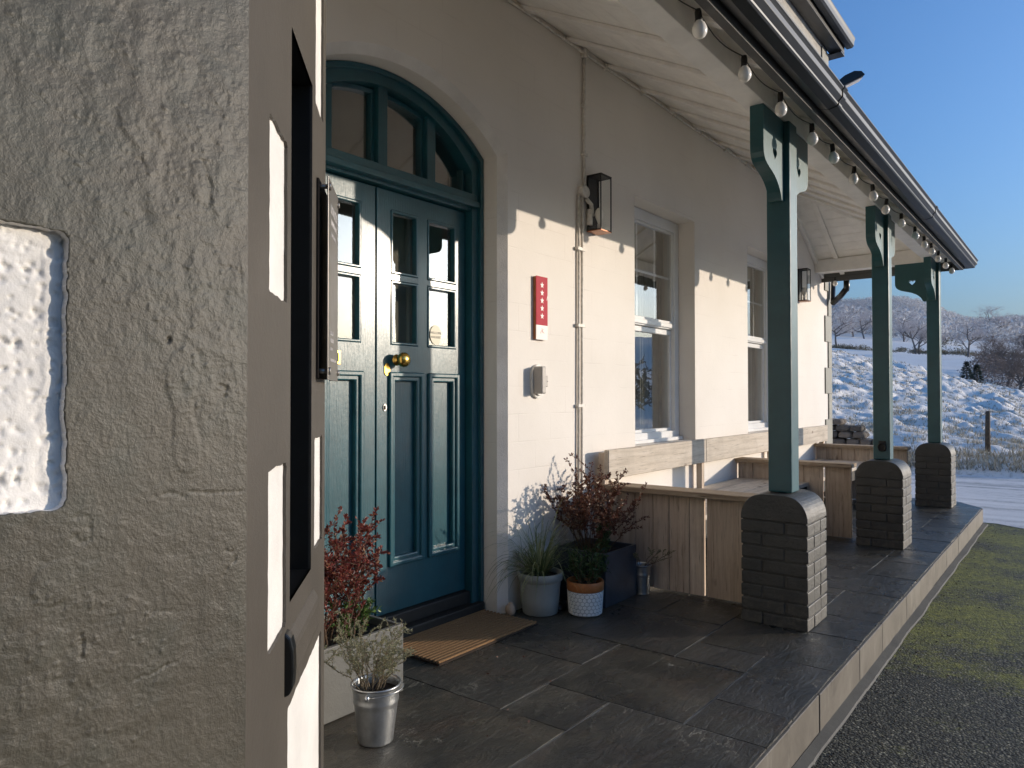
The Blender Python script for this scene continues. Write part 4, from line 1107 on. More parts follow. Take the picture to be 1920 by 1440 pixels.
# conduit
def conduit():
    root = empty("electrical_conduit", (3.73, W, 0)); tag(root, "white painted electrical conduit running down the wall behind the near lantern", "conduit")
    yc = W-.012
    rg = random.Random(8)
    b = MB(); P = [(1.3+.4*i, yc, 3.262+.006*math.sin(i*1.7)) for i in range(17)]; b.tube(P, .0085, 10); b.build("ceiling_run", M['pipe'], root)
    b = MB(); b.tube([(3.806, yc, 3.25), (3.800, yc, 2.9), (3.803, yc, 2.42)], .010, 10); b.build("upper_drop", M['pipe'], root)
    b = MB(); b.box(3.785, 3.827, W-.030, W+.0005, 3.225, 3.285); b.build("tee_box", M['pipe'], root, bev=.006)
    b = MB(); n = 20; b.prism([[(3.79+.042*math.cos(2*math.pi*k/n), 2.395+.036*math.sin(2*math.pi*k/n)) for k in range(n)]], XZ, W-.034, W+.0005); b.build("junction_box", M['pipe'], root, bev=.004)
    b = MB(); b.tube([(3.738, yc, 2.37), (3.735, yc, 1.6), (3.722, yc, .25)], .0080, 10); b.build("left_drop", M['pipe'], root)
    b = MB(); b.tube([(3.775, yc, 2.37), (3.772, yc, 1.6), (3.760, yc, .25)], .0080, 10); b.build("right_drop", M['pipe'], root)
    b = MB(); b.tube([(3.81, yc-.006, 2.36), (3.86, yc-.012, 2.33), (3.872, yc-.014, 2.26)], .014, 10); b.tube([(3.85, W-.02, 2.30), (3.85, W-.02, 2.20)], .018, 10); b.build("lantern_feed", M['pipe'], root)
    for z in (2.92, 2.62): 
        b = MB(); b.box(3.783, 3.822, W-.026, W+.0005, z, z+.016); b.build("clip", M['pipe'], root)
    for z in (2.03, 1.565, 1.08, .62):
        b = MB(); b.box(3.712, 3.792, W-.026, W+.0005, z, z+.018); b.build("clip", M['pipe'], root)
    for k in range(6):
        b = MB(); x = 4.05+.5*k; b.box(x, x+.02, W-.026, W+.0005, 3.245, 3.280); b.build("clip", M['pipe'], root)
conduit()

# veranda posts
def heart(cx, cz, s):
    P = []
    for k in range(28):
        t = 2*math.pi*k/28; P.append((cx+s*.0312*16*math.sin(t)**3, cz+s*.0312*(13*math.cos(t)-5*math.cos(2*t)-2*math.cos(3*t)-math.cos(4*t))))
    return P
BR = [(0, 0), (.300, 0), (.300, -.205), (.297, -.230), (.286, -.252), (.268, -.268), (.245, -.279), (.215, -.288), (.180, -.297), (.145, -.309), (.110, -.326), (.080, -.347), (.055, -.372), (.040, -.398), (.034, -.412), (.0, -.412)]
def brick_bm(nseed):
    b = MB(); rg = random.Random(nseed); h = .0655; hw = .165
    z = 0
    for c in range(8):
        z0, z1 = c*h, (c+1)*h-.007
        # two wythes: laid as stretcher+header, alternating
        cuts = [-hw, .055, hw] if c % 2 == 0 else [-hw, -.055, hw]
        for i in range(2):
            a0, a1 = cuts[i]+(.0035 if i else 0), cuts[i+1]-(.0035 if not i else 0)
            e = lambda: rg.uniform(-.0022, .0022)
            # front leaf (-x) and back leaf
            b.box(-hw+e(), -.057, a0+e(), a1+e(), z0+rg.uniform(-.001, .001), z1+rg.uniform(-.001, .001)); b.box(.057, hw+e(), a0+e(), a1+e(), z0, z1)
        c2 = [-.053, .053]
        for sgn in (-1, 1):
            y0, y1 = (-hw, -.04) if sgn < 0 else (.04, hw)
            b.box(-.0535, .0535, (y0+rg.uniform(-.002, .002)) if sgn < 0 else y0, y1 if sgn < 0 else y1+rg.uniform(-.002, .002), z0, z1)
    b.box(-hw+.006, hw-.006, -hw+.006, hw-.006, 0, 8*h)
    return b
def cap_bm():
    b = MB(); hw = .166; P = [(-hw, .522), (-hw, .530)]
    for k in range(1, 10):
        t = R(90*k/10); P.append((-hw+.100*(1-math.cos(t)), .530+.119*math.sin(t)))
    P += [(-.058, .652), (.058, .652)]
    P += [(-a, z) for a, z in reversed(P[:-2])]
    b.prism([P], lambda a, c, d: (d, a, c), -hw, hw, smooth=False); return b
def make_post(x, corner=False, seed=0):
    root = empty("veranda_post", (x, 1.225, 0))
    def pl(b, name, m, bev=0, seg=2):
        o = b.build(name, m, None, bev=bev, seg=seg); o.parent = root; return o
    pl(brick_bm(seed), "brick_pier", M['pier'], .005, 2)
    pl(cap_bm(), "pier_cap", M['pier'], .010, 3)
    b = MB(); b.box(-.060, .060, -.060, .060, .655, 2.5545); pl(b, "post", M['teal'], .006)
    b = MB(); b.box(-.028, .028, -.028, .028, .648, .658); pl(b, "foot_plate", M['black_matt'])
    h = heart(.135, -.200, .062)
    for s in (-1, 1):
        if corner and s > 0: continue
        b = MB(); L = [(s*(.060+a), 2.5545+c) for a, c in BR]; H = [(s*(.060+a), 2.5545+c) for a, c in h]
        b.prism([L, H], lambda a, c, d: (a, d, c), -.030, .036); pl(b, "bracket", M['teal'], .004)
    if corner:
        b = MB(); L = [(.060+a, 2.5545+c) for a, c in BR]; H = [(.060+a, 2.5545+c) for a, c in h]
        b.prism([L, H], lambda a, c, d: (d, a, c), -.033, .033); pl(b, "bracket", M['teal'], .004)
    return root
p1 = make_post(3.86, seed=1); tag(p1, "teal post on a dark brick pier nearest the camera, at the end of the bench", "post", "veranda posts")
p2 = make_post(6.262, seed=2); tag(p2, "middle teal veranda post on a dark brick pier, with an iron ring near its foot", "post", "veranda posts")
p3 = make_post(8.79, corner=True, seed=3); tag(p3, "farthest teal veranda post on a dark brick pier, at the snowy corner", "post", "veranda posts")
b = MB(); n = 18
b.box(-.066, -.0602, -.030, .020, .72, .80); P = [(-.074, -.004+.026*math.sin(2*math.pi*k/n), .752+.028*math.cos(2*math.pi*k/n)) for k in range(n+1)]; b.tube(P, .005, 8, caps=False)
o = b.build("tether_ring", M['black_matt'], None); o.parent = p2

# string lights
BX = [2.0, 2.415, 2.86, 3.305, 3.786, 4.16, 4.65, 5.12, 5.56, 6.07, 6.62, 7.06, 7.42, 7.86, 8.32, 8.72]
BY = 1.052
wire = MB()
P = []
prevx = -.3
allx = [1.55]+BX
for a, c in zip(allx, allx[1:]):
    for k in range(8):
        t = k/8; P.append((a+(c-a)*t, BY+.012*math.sin(math.pi*t), 2.503-.020*math.sin(math.pi*t)))
P += [(8.72, BY, 2.503), (8.82, 1.16, 2.52), (8.875, 1.6, 2.525), (8.875, 2.0, 2.515), (8.87, 2.28, 2.50), (8.87, 2.34, 2.52)]
wire.tube(P, .0022, 6)
wo = wire.build("light_string_cable", M['black_matt']); tag(wo, "thin black cable of the festoon lights sagging along the eaves", "cable")
def bulb_thing(x, y, z, tilt=0, first=[None]):
    if first[0] is None:
        root = empty("festoon_bulb", (0, 0, 0))
        b = MB(); b.lathe([(0, .0), (.0105, 0), (.012, -.010), (.0125, -.034), (.0145, -.044), (.0, -.044)], (0, 0, 0), 16); o = b.build("socket", M['black_matt'], None); o.parent = root
        b = MB(); b.lathe([(.0125, -.043), (.014, -.047), (.021, -.055), (.0255, -.068), (.0265, -.078), (.0245, -.089), (.018, -.099), (.009, -.1045), (0, -.106)], (0, 0, 0), 24); o = b.build("globe", M['bulb'], None); o.parent = root
        first[0] = root; r_ = root
    else:
        r_ = first[0].copy(); col.objects.link(r_)
        for c in first[0].children: k = c.copy(); col.objects.link(k); k.parent = r_
    r_.location = (x, y, z); r_.rotation_euler = (rnd.uniform(-.12, .12), tilt, 0); return r_
ords = ["just right of the roof beam at the top edge", "second", "third"]
for i, x in enumerate(BX):
    r_ = bulb_thing(x, BY, 2.505, rnd.uniform(-.1, .12))
    if i == 0: lb = "white festoon bulb cut by the top edge of the picture, nearest the camera"
    elif i < 4: lb = "white festoon bulb %s from the camera, left of the nearest teal post's bracket" % ["second", "third", "fourth"][i-1]
    elif i < 9: lb = "white festoon bulb %s beyond the nearest teal post, before the middle post" % ["first", "second", "third", "fourth", "fifth"][i-4]
    else: lb = "white festoon bulb %s beyond the middle teal post on the eaves line" % ["first", "second", "third", "fourth", "fifth", "sixth", "seventh"][i-9]
    tag(r_, lb, "light bulb", "festoon bulbs along the veranda eaves")
r_ = bulb_thing(8.87, 2.22, 2.505); tag(r_, "lone white festoon bulb hanging by the black downpipe under the far roof end", "light bulb", "festoon bulbs along the veranda eaves")
# flood lamp high on the gable
def flood():
    root = empty("gable_lamp", (9.40, 2.55, 5.0)); tag(root, "black hooded lamp with pale underside above the far gutter against the sky", "lamp")
    b = MB(); c = Vector((9.78, 2.30, 5.10))
    pr = [(-.16, -.05), (-.10, .0), (-.03, .035), (.05, .045), (.11, .02), (.14, -.025), (.13, -.03), (-.15, -.07)]
    F_ = lambda a, z, d: (c.x+(a*.55+d*.8)*1.35, c.y+(-a*.9+d*.5)*1.35, c.z+(z+a*.35)*1.35)
    b.prism([pr], F_, -.07, .07); b.build("lamp_hood", M['black'], root, bev=.008)
    b = MB(); b.prism([[(-.12, -.069), (.125, -.034), (.125, -.040), (-.12, -.078)]], F_, -.055, .055); b.build("lamp_lens", M['plaque_white'], root)
    b = MB(); b.tube([(9.386, 2.60, 4.86), (9.66, 2.42, 4.90), F_(-.09, -.03, 0)], .016, 10); b.build("lamp_arm", M['black'], root)
flood()

# ================================================================== BENCH
def bench():
    root = empty("bench_seating", (6.3, 2.0, 0)); tag(root, "long built-in bench of reclaimed boards with side panels and back rail along the wall", "bench")
    rg = random.Random(11)
    for pi, px in enumerate((3.985, 6.33, 8.72)):
        b = MB()
        ed = [1.400, 1.70, 1.80, 1.925, 2.03, 2.15, 2.27, 2.40] if pi == 0 else [1.47, 1.68, 1.84, 1.99, 2.13, 2.27, 2.40]
        for i, (a, c) in enumerate(zip(ed, ed[1:])):
            g = .0015
            if i == 1: a += .009
            if i == 0: c -= .006
            y0 = a+.0015; y1 = c-.0015
            dx = rg.uniform(-.003, .003)
            b.box(px-.012+dx, px+.012+dx, y0, y1, .004+rg.uniform(0, .006), .570)
        b.build("side_panel", M['wood_v'], root, bev=.0025, seg=1)
        b = MB(); b.box(px-.07, px+.10, 1.455 if pi else 1.42, 2.405, .5705, .602)
        b.build("armrest", M['wood_y'], root, bev=.003, seg=1)
        b = MB(); 
        for yy in (1.60, 2.10): b.box(px+.0155, px+.055, yy, yy+.04, .01, .5695)
        b.build("panel_leg", M['wood_v'], root)
    # seats
    for (a, c) in ((4.045, 6.312), (6.395, 8.70)):
        b = MB()
        for y0, y1 in ((1.80, 2.005), (2.011, 2.215), (2.221, 2.385)): b.box(a, c, y0, y1, .398, .430)
        b.build("seat", M['wood_x'], root, bev=.003, seg=1)
        b = MB(); b.box(a, c, 1.812, 1.834, .30, .3975); b.build("seat_apron", M['black_matt'], root)
    # back rail in three lengths
    cuts = [3.918, 5.40, 7.02, 8.82]
    for a, c in zip(cuts, cuts[1:]):
        b = MB(); dz = rg.uniform(-.003, .003)
        b.box(a+.0015, c-.0015, 2.300, 2.334, .632+dz, .812+dz)
        b.build("back_rail", M['wood_x'], root, bev=.004, seg=1)
    for x in (3.93, 5.39, 7.01, 8.76):
        b = MB(); b.box(x, x+.045, 2.3345, 2.3795, .02, .795); b.build("rail_support", M['wood_v'], root)
bench()

# ================================================================== DOORMAT, POTS
def doormat():
    b = MB(); x0, x1, y0, y1 = 2.275, 2.990, 2.165, 2.520
    n = 15; w_ = (y1-y0)/n
    b.box(x0, x1, y0, y1, .0015, .010, mi=1)
    for i in range(n): b.box(x0+.003, x1-.003, y0+w_*i+.0055, y0+w_*(i+1)-.0055, .0098, .019)
    o = b.build("doormat", [M['coir'], M['mat_base']], bev=.002, seg=1); tag(o, "ribbed brown coir doormat on the slate paving in front of the teal door", "doormat")
doormat()
def leafquad(b, p, d, L, wd, rg, fold=.25):
    d = d.normalized(); s = d.cross(Vector((rg.uniform(-1, 1), rg.uniform(-1, 1), rg.uniform(-1, 1))))
    if s.length < .01: s = Vector((1, 0, 0))
    s.normalize(); nn = d.cross(s)
    m1 = p+d*L*.5
    v0 = b.bm.verts.new(p); v1 = b.bm.verts.new(m1+s*wd/2+nn*wd*fold); v2 = b.bm.verts.new(p+d*L); v3 = b.bm.verts.new(m1-s*wd/2+nn*wd*fold); vm = b.bm.verts.new(m1)
    b.bm.faces.new((v0, v1, vm)); b.bm.faces.new((v1, v2, vm)); b.bm.faces.new((v2, v3, vm)); b.bm.faces.new((v3, v0, vm))
def shrub(root, base, stems, height, spread, leafL, leafW, perstem, mleaf, mstem, seed, rbase=.05, start=.25, droop=0, branch=3, name="foliage", bias=(0, 0), sr=.0028, fn=None):
    rg = random.Random(seed); bs = MB(); bl = MB()
    for i in range(stems):
        a = rg.uniform(0, 2*math.pi); rb = rbase*math.sqrt(rg.random())
        p = Vector((base[0]+rb*math.cos(a), base[1]+rb*math.sin(a), base[2]))
        out = spread*math.sqrt(rg.random()); h = height*rg.uniform(.6, 1.0)*(1-.28*(out/spread)**2)
        a2 = a+rg.uniform(-.5, .5)
        tip = Vector((base[0]+out*math.cos(a2)+bias[0]*rg.random(), base[1]+out*math.sin(a2)+bias[1]*rg.random(), base[2]+h))
        n = 7; pts = [p]
        for k in range(1, n+1):
            t = k/n; q = p.lerp(tip, t)+Vector((rg.uniform(-1, 1), rg.uniform(-1, 1), rg.uniform(-.5, .5)))*.014*height/.4
            q.z = p.z+(tip.z-p.z)*(t**.8)-droop*t*t*out; pts.append(q)
        bs.tube(pts, [sr*(1-.75*k/n)+.0004 for k in range(n+1)], 5)
        subs = [(pts, start)]
        for j in range(branch):
            k = rg.randint(2, n-1); q0 = pts[k]; dd = Vector((rg.uniform(-1, 1), rg.uniform(-1, 1), rg.uniform(.1, 1.0))).normalized()*height*rg.uniform(.14, .30)
            bp = [q0, q0+dd*.35+Vector((0, 0, .005)), q0+dd*.7+Vector((0, 0, .012)), q0+dd]
            bs.tube(bp, [sr*.5, sr*.4, sr*.3, .0004], 4); subs.append((bp, .15))
        for path, st in subs:
            m_ = perstem if path is pts else perstem//2
            for j in range(m_):
                t = st+(1-st)*rg.random(); f_ = t*(len(path)-1); k = min(len(path)-2, int(f_)); q = path[k].lerp(path[k+1], f_-k)
                ax = (path[k+1]-path[k]).normalized()
                d = (ax*rg.uniform(.2, .9)+Vector((rg.uniform(-1, 1), rg.uniform(-1, 1), rg.uniform(-.6, .8)))*.8)
                leafquad(bl, q, d, leafL*rg.uniform(.6, 1.2), leafW*rg.uniform(.7, 1.15), rg)
    bs.build("stems" if name == "foliage" else name+"_stems", mstem, root); return bl.build(name, mleaf, root, recalc=False)
def box_planter(root, x0, x1, y0, y1, h, m, soil=.03, t=.018):
    b = MB(); b.prism([rect(x0, x1, y0, y1), rect(x0+t, x1-t, y0+t, y1-t)], XY, .001, h); b.box(x0+t+.0005, x1-t-.0005, y0+t+.0005, y1-t-.0005, .001, .02)
    b.build("planter_box", m, root, bev=.003)
    b = MB(); n = 14; g = [[b.bm.verts.new((x0+t+.001+(x1-x0-2*t-.002)*i/n, y0+t+.001+(y1-y0-2*t-.002)*j/n, h-soil+.008*noise.noise(Vector((i*.9, j*.9, h*9))))) for i in range(n+1)] for j in range(n+1)]
    for j in range(n):
        for i in range(n): b.bm.faces.new((g[j][i], g[j][i+1], g[j+1][i+1], g[j+1][i]))
    b.build("soil", M['soil'], root)
def bucket(root, c, rb, rt, h, m, rings=(.62, .66), soil=.025, handle=True):
    b = MB(); p = [(0, .001), (rb, .001), (rb+.0008, .006)]
    for t in np.linspace(.04, 1, 24):
        r_ = rb+(rt-rb)*t; e = 0
        for q in rings:
            if abs(t-q) < .022: e = .0022
        p.append((r_+e, h*t))
    p += [(rt+.0045, h), (rt+.0045, h+.005), (rt-.001, h+.005), (rt-.004, h-.003), (rt-.006, h-soil-.01)]
    b.lathe(p, (c[0], c[1], 0), 48); b.build("bucket", m, root)
    b = MB(); b.lathe([(0, h-soil+.004), (rt*.5, h-soil+.002), (rt-.005, h-soil)], (c[0], c[1], 0), 24); b.build("soil", M['soil'], root)
    if handle:
        b = MB(); P = [(c[0]+(rt+.004)*math.cos(t)*1.0, c[1]-(rt+.012)*math.sin(t)*1.0, h-.018+.010*math.sin(t)) for t in (math.pi*k/16 for k in range(17))]
        M4 = Matrix.Translation(Vector(c)) @ Matrix.Rotation(R(28), 4, 'Z') @ Matrix.Translation(-Vector(c))
        b.tube([M4 @ Vector(q) for q in P], .0018, 8); 
        for s in (-1, 1):
            q = M4 @ Vector((c[0]+s*(rt+.0025), c[1], h-.018)); b.lathe([(0, .010), (.007, .007), (.009, 0), (.007, -.007), (0, -.010)], q, 10)
        b.build("handle", m, root)
# left planter with red shrub
r1 = empty("red_shrub_planter", (1.79, 2.29, 0)); tag(r1, "red-leaved shrub in a pale grey box planter left of the doormat, beside the bay", "potted plant")
box_planter(r1, 1.42, 2.005, 2.10, 2.44, .262, M['box_grey'])
shrub(r1, (1.74, 2.27, .23), 38, .52, .21, .018, .009, 85, M['leaf_red'], M['stem'], 21, rbase=.13, start=.12, branch=5, bias=(.05, 0))
shrub(r1, (1.86, 2.21, .22), 12, .17, .15, .026, .011, 24, M['leaf_green'], M['stem'], 22, rbase=.08, start=.05, name="green_sprigs", branch=2)
# galvanised bucket with wispy herb
r2 = empty("herb_bucket", (1.665, 1.875, 0)); tag(r2, "galvanised bucket with a wispy grey-green herb, nearest pot at the foot of the bay", "potted plant")
bucket(r2, (1.665, 1.875, 0), .057, .080, .188, M['galv'], rings=(.70, .745))
shrub(r2, (1.655, 1.885, .160), 22, .26, .21, .011, .0028, 80, M['leaf_grey'], M['stem_grey'], 31, rbase=.04, start=.25, branch=6, sr=.0018)
# concrete pot with sedge
r3 = empty("sedge_pot", (3.175, 2.285, 0)); tag(r3, "round grey concrete pot of arching striped grass against the white wall", "potted plant")
b = MB(); b.lathe([(0, .001), (.088, .001), (.094, .006), (.102, .08), (.110, .17), (.112, .175), (.119, .178), (.121, .212), (.116, .218), (.108, .216), (.102, .19)], (3.175, 2.285, 0), 40); b.build("pot", M['concrete'], r3)
b = MB(); b.lathe([(0, .200), (.103, .195)], (3.175, 2.285, 0), 20); b.build("soil", M['soil'], r3)
def blades():
    rg = random.Random(5); b = MB()
    for i in range(230):
        a = rg.uniform(0, 2*math.pi); L = rg.uniform(.22, .50); el = rg.uniform(.35, 1.4); wv = rg.uniform(.003, .0055)
        p = Vector((3.175+.04*math.cos(a)*rg.random(), 2.285+.04*math.sin(a)*rg.random(), .195)); d = Vector((math.cos(a)*math.cos(el), math.sin(a)*math.cos(el), math.sin(el)))
        s = d.cross(Vector((0, 0, 1))).normalized(); n = 9; prev = None; g = rg.uniform(.16, .40)
        for k in range(n+1):
            wk = wv*(1-(k/n)**2)*.5+.0003; s2 = (s+Vector((0, 0, .3))).normalized()
            q = (b.bm.verts.new(p-s2*wk), b.bm.verts.new(p+s2*wk))
            if prev: b.bm.faces.new((prev[0], q[0], q[1], prev[1]))
            prev = q; p = p+d*L/n; d = (d+Vector((0, 0, -g))*(1.4*k/n+.25)).normalized()
            if p.y > W-.01: p.y = W-.01
            if p.z < .012: p.z = .012
    b.build("grass_blades", M['grass'], r3, recalc=False)
blades()
# honeycomb pot
r4 = empty("honeycomb_pot", (3.305, 2.085, 0)); tag(r4, "white honeycomb patterned pot with an orange rim and leafy green plant", "potted plant")
def hexpot():
    c = (3.305, 2.085); r0, r1_, h = .086, .094, .128
    b = MB(); b.lathe([(0, .001), (.078, .001), (r0, .010), (r1_, h)], (c[0], c[1], 0), 64); b.build("pot_body", M['pot_groove'], r4)
    b = MB(); b.lathe([(r1_+.0005, h+.0004), (r1_+.003, h+.004), (r1_+.004, h+.045), (r1_+.001, h+.050), (r1_-.006, h+.048), (r1_-.008, h+.02)], (c[0], c[1], 0), 48); b.build("pot_rim", M['terracotta'], r4)
    b = MB(); rows = 6; cols = 24; hz = (h-.014)/rows; 
    for j in range(rows+1):
        for i in range(cols):
            th0 = 2*math.pi*(i+(.5 if j % 2 else 0))/cols; zc = .010+hz*j+hz*.2
            hw_ = math.pi*2/cols*.5; R_ = hz*.66
            pts = []
            for k in range(6):
                t = R(60*k+30); z = zc+R_*math.sin(t)*.94; a = th0+hw_*.97*math.cos(t)/math.cos(R(30))
                z = min(h-.002, max(.008, z)); rr_ = r0+(r1_-r0)*(z-.01)/(h-.01)+.0012
                pts.append(Vector((c[0]+rr_*math.cos(a), c[1]+rr_*math.sin(a), z)))
            cen = sum(pts, Vector())/6
            if max(p.z for p in pts)-min(p.z for p in pts) < .006: continue
            ou = (cen-Vector((c[0], c[1], cen.z))).normalized(); A = [b.bm.verts.new(cen+(p-cen)*.86-ou*.0010) for p in pts]; B = [b.bm.verts.new(cen+(p-cen)*.80+ou*.0016) for p in pts]; b.bm.faces.new(B)
            for k in range(6):
                m_ = (k+1) % 6; b.bm.faces.new((A[k], A[m_], B[m_], B[k]))
    b.build("honeycomb_relief", M['hexwhite'], r4)
    b = MB(); b.lathe([(0, h+.028), (r1_-.007, h+.022)], (c[0], c[1], 0), 20); b.build("soil", M['soil'], r4)
hexpot()
shrub(r4, (3.305, 2.085, .15), 22, .20, .12, .028, .011, 26, M['leaf_fern'], M['stem'], 41, rbase=.05, start=.1, branch=2, bias=(.03, 0))
# dark slate box with rust shrub
r5 = empty("rust_shrub_planter", (3.62, 2.22, 0)); tag(r5, "rust-brown shrub in a dark blue slate box between the wall and the bench end", "potted plant")
box_planter(r5, 3.442, 3.790, 2.042, 2.385, .292, M['box_slate'])
shrub(r5, (3.60, 2.22, .26), 34, .52, .33, .018, .011, 52, M['leaf_rust'], M['stem'], 51, rbase=.10, start=.30, branch=5, sr=.0024)
shrub(r5, (3.50, 2.13, .26), 7, .22, .10, .040, .015, 22, M['leaf_fern'], M['stem'], 52, rbase=.04, start=.1, name="fern_fronds", branch=1)
# small bucket
r6 = empty("small_bucket", (3.84, 2.035, 0)); tag(r6, "small galvanised bucket with a few thin twigs in front of the bench panel", "potted plant")
bucket(r6, (3.84, 2.035, 0), .042, .053, .165, M['galv'], rings=(.66, .72), handle=False)
shrub(r6, (3.84, 2.03, .14), 6, .19, .15, .013, .006, 26, M['leaf_grey'], M['stem'], 61, rbase=.015, start=.55, branch=2, bias=(.03, -.10), sr=.0014)
# stones
def pebble(name, c, r3_, m, lab, cat, seed):
    b = MB(); bmesh.ops.create_icosphere(b.bm, subdivisions=4, radius=1)
    for v in b.bm.verts:
        k = 1+.06*noise.noise(v.co*1.5+Vector((seed, 0, 0))); zt = 1-.18*v.co.z
        v.co = Vector((v.co.x*r3_[0]*k*zt, v.co.y*r3_[1]*k*zt, v.co.z*r3_[2]*k)) + Vector(c)
    for f in b.bm.faces: f.smooth = True
    tag(b.build(name, m), lab, cat)
pebble("egg_stone", (3.035, 2.375, .034), (.027, .027, .036), M['pebble'], "smooth pinkish egg-shaped stone on the paving at the foot of the door reveal", "stone", 1)
pebble("dark_stone", (3.255, 2.215, .022), (.030, .024, .022), M['black'], "small dark glossy stone on the paving between the concrete and honeycomb pots", "stone", 5)

# ================================================================== LANDSCAPE
def polar(u_az, d): return d*math.cos(R(u_az)), d*math.sin(R(u_az))
def ground_z(x, y): return th(x, y)+mound(x, y)[0]
# dry-stone wall beyond the corner of the house
def stone_wall():
    b = MB(); rg = random.Random(17); p0 = Vector((14.15, 2.72, 0)); p1 = Vector((13.9, 6.5, 0)); L = (p1-p0).length; ax = (p1-p0).normalized(); nn = Vector((-ax.y, ax.x, 0))
    if nn.x > 0: nn = -nn
    z = -.20; course = 0
    while z < .95:
        hh = rg.uniform(.09, .15); s = rg.uniform(0, .1)
        while s < L:
            wd = rg.uniform(.12, .32); top = .42+.42*min(1, s/1.2)+.05*math.sin(s*3)
            if z+hh*.5 < top:
                for side in (0, 1):
                    c = p0+ax*(s+wd/2)+nn*(0 if side == 0 else -.22)+Vector((0, 0, z+hh/2))
                    r_ = bmesh.ops.create_icosphere(b.bm, subdivisions=2, radius=1)
                    o = Vector((rg.random()*9, rg.random()*9, 0))
                    for v in r_['verts']:
                        q = Vector([math.copysign(abs(k)**.55, k) for k in v.co]); q *= 1+.16*noise.noise(v.co*1.6+o)
                        v.co = c+ax*(q.x*wd*.52)+nn*(q.y*.13)+Vector((0, 0, q.z*hh*.52))
            s += wd+.008
        z += hh+.006; course += 1
    tag(b.build("stone_wall", M['stone_var']), "rough dry-stone wall at the field edge beyond the house corner", "stone wall")
stone_wall()
def fence_post():
    x, y = polar(4.95, 16.3); z = ground_z(x, y)
    b = MB(); rg = random.Random(1); n = 9
    b.tube([(x, y, z-.1), (x+.01, y, z+.35), (x+.02, y-.005, z+.74)], [.048, .044, .040], 9); b.tube([(x+.02, y-.005, z+.74), (x+.022, y-.005, z+.755)], [.040, .030], 9)
    tag(b.build("fence_post", M['timber']), "lone weathered fence post standing in the frosty field by the road", "fence post")
fence_post()
# branching bare trees
def tree_mesh(seed, H=10.0, spread=.62, trunk_h=.22, twigs=True, dens=1.0, trunks=1):
    rg = random.Random(seed); tb = MB(); V = []; F = []
    def seg(p, q, w0, w1):
        d = (q-p); s = d.cross(Vector((rg.uniform(-1, 1), rg.uniform(-1, 1), rg.uniform(-1, 1))))
        if s.length < 1e-6: return
        s.normalize(); i = len(V)
        V.extend([p-s*w0, p+s*w0, q+s*w1, q-s*w1]); F.append((i, i+1, i+2, i+3))
    def grow(p, d, L, w_, lv):
        n = 3; pts = [p]; dd = d.copy()
        for k in range(n):
            dd = (dd+Vector((rg.uniform(-1, 1), rg.uniform(-1, 1), rg.uniform(-.35, .6)))*.20).normalized(); pts.append(pts[-1]+dd*L/n)
        if lv < 3: tb.tube(pts, [w_*(1-.45*k/n) for k in range(n+1)], 6 if lv < 2 else 4, caps=False)
        else:
            for a, c in zip(pts, pts[1:]): seg(a, c, w_*.9, w_*.6)
        if lv >= 6: return
        nc = {0: 5, 1: 4, 2: 4, 3: 4, 4: 4, 5: 3}[lv]
        for j in range(int(nc*dens+.5)):
            t = rg.uniform(.35, 1) if lv else rg.uniform(.45, 1); k = min(n-1, int(t*n)); q = pts[k].lerp(pts[k+1], t*n-k)
            side = Vector((rg.uniform(-1, 1), rg.uniform(-1, 1), rg.uniform(-.15, .55))).normalized()
            nd = (dd*(.55 if lv else .5)+side*spread*1.35).normalized()
            grow(q, nd, L*rg.uniform(.55, .80), w_*.52, lv+1)
    for k in range(trunks):
        base = Vector((k*.9*H/10, 0, -.3))
        grow(base, Vector((rg.uniform(-.1, .1)+.12*k, rg.uniform(-.1, .1), 1)).normalized(), H*.36, H*.022, 0)
    zmax = max(v.z for v in V); 
    me = bpy.data.meshes.new("twigs"); me.from_pydata([tuple(v) for v in V], [], F); me.update()
    me2 = bpy.data.meshes.new("trunk"); tb.bm.to_mesh(me2); tb.bm.free()
    for p in me2.polygons: p.use_smooth = True
    return me2, me, zmax
def tree_proto(seed, mt, mb_, **k):
    m1, m2, zm = tree_mesh(seed, **k); m1.materials.append(mb_); m2.materials.append(mt); return m1, m2, zm
PR = [tree_proto(101, M['twig'], M['bark']), tree_proto(102, M['twig'], M['bark'], spread=.72), tree_proto(103, M['twig'], M['bark'], spread=.55, trunks=2)]
PB = [tree_proto(105, M['twig_brown'], M['bark'], spread=.5), tree_proto(106, M['twig_brown'], M['bark'], spread=.62)]
def place_tree(proto, az, d, h, label, group, rz, name="bare_tree", dz=0):
    x, y = polar(az, d); root = empty(name, (x, y, ground_z(x, y)+dz)); s = h/proto[2]; root.rotation_euler = (0, 0, rz); root.scale = (s, s, s)
    a = bpy.data.objects.new("trunk", proto[0]); col.objects.link(a); a.parent = root
    c = bpy.data.objects.new("crown", proto[1]); col.objects.link(c); c.parent = root
    tag(root, label, "tree", group)
def az_of(u):
    r_ = (u-960)/FPX; c, s = math.cos(yaw), math.sin(yaw); return math.degrees(math.atan2(s-r_*c, c+r_*s))
G = "frosted trees round the far field"
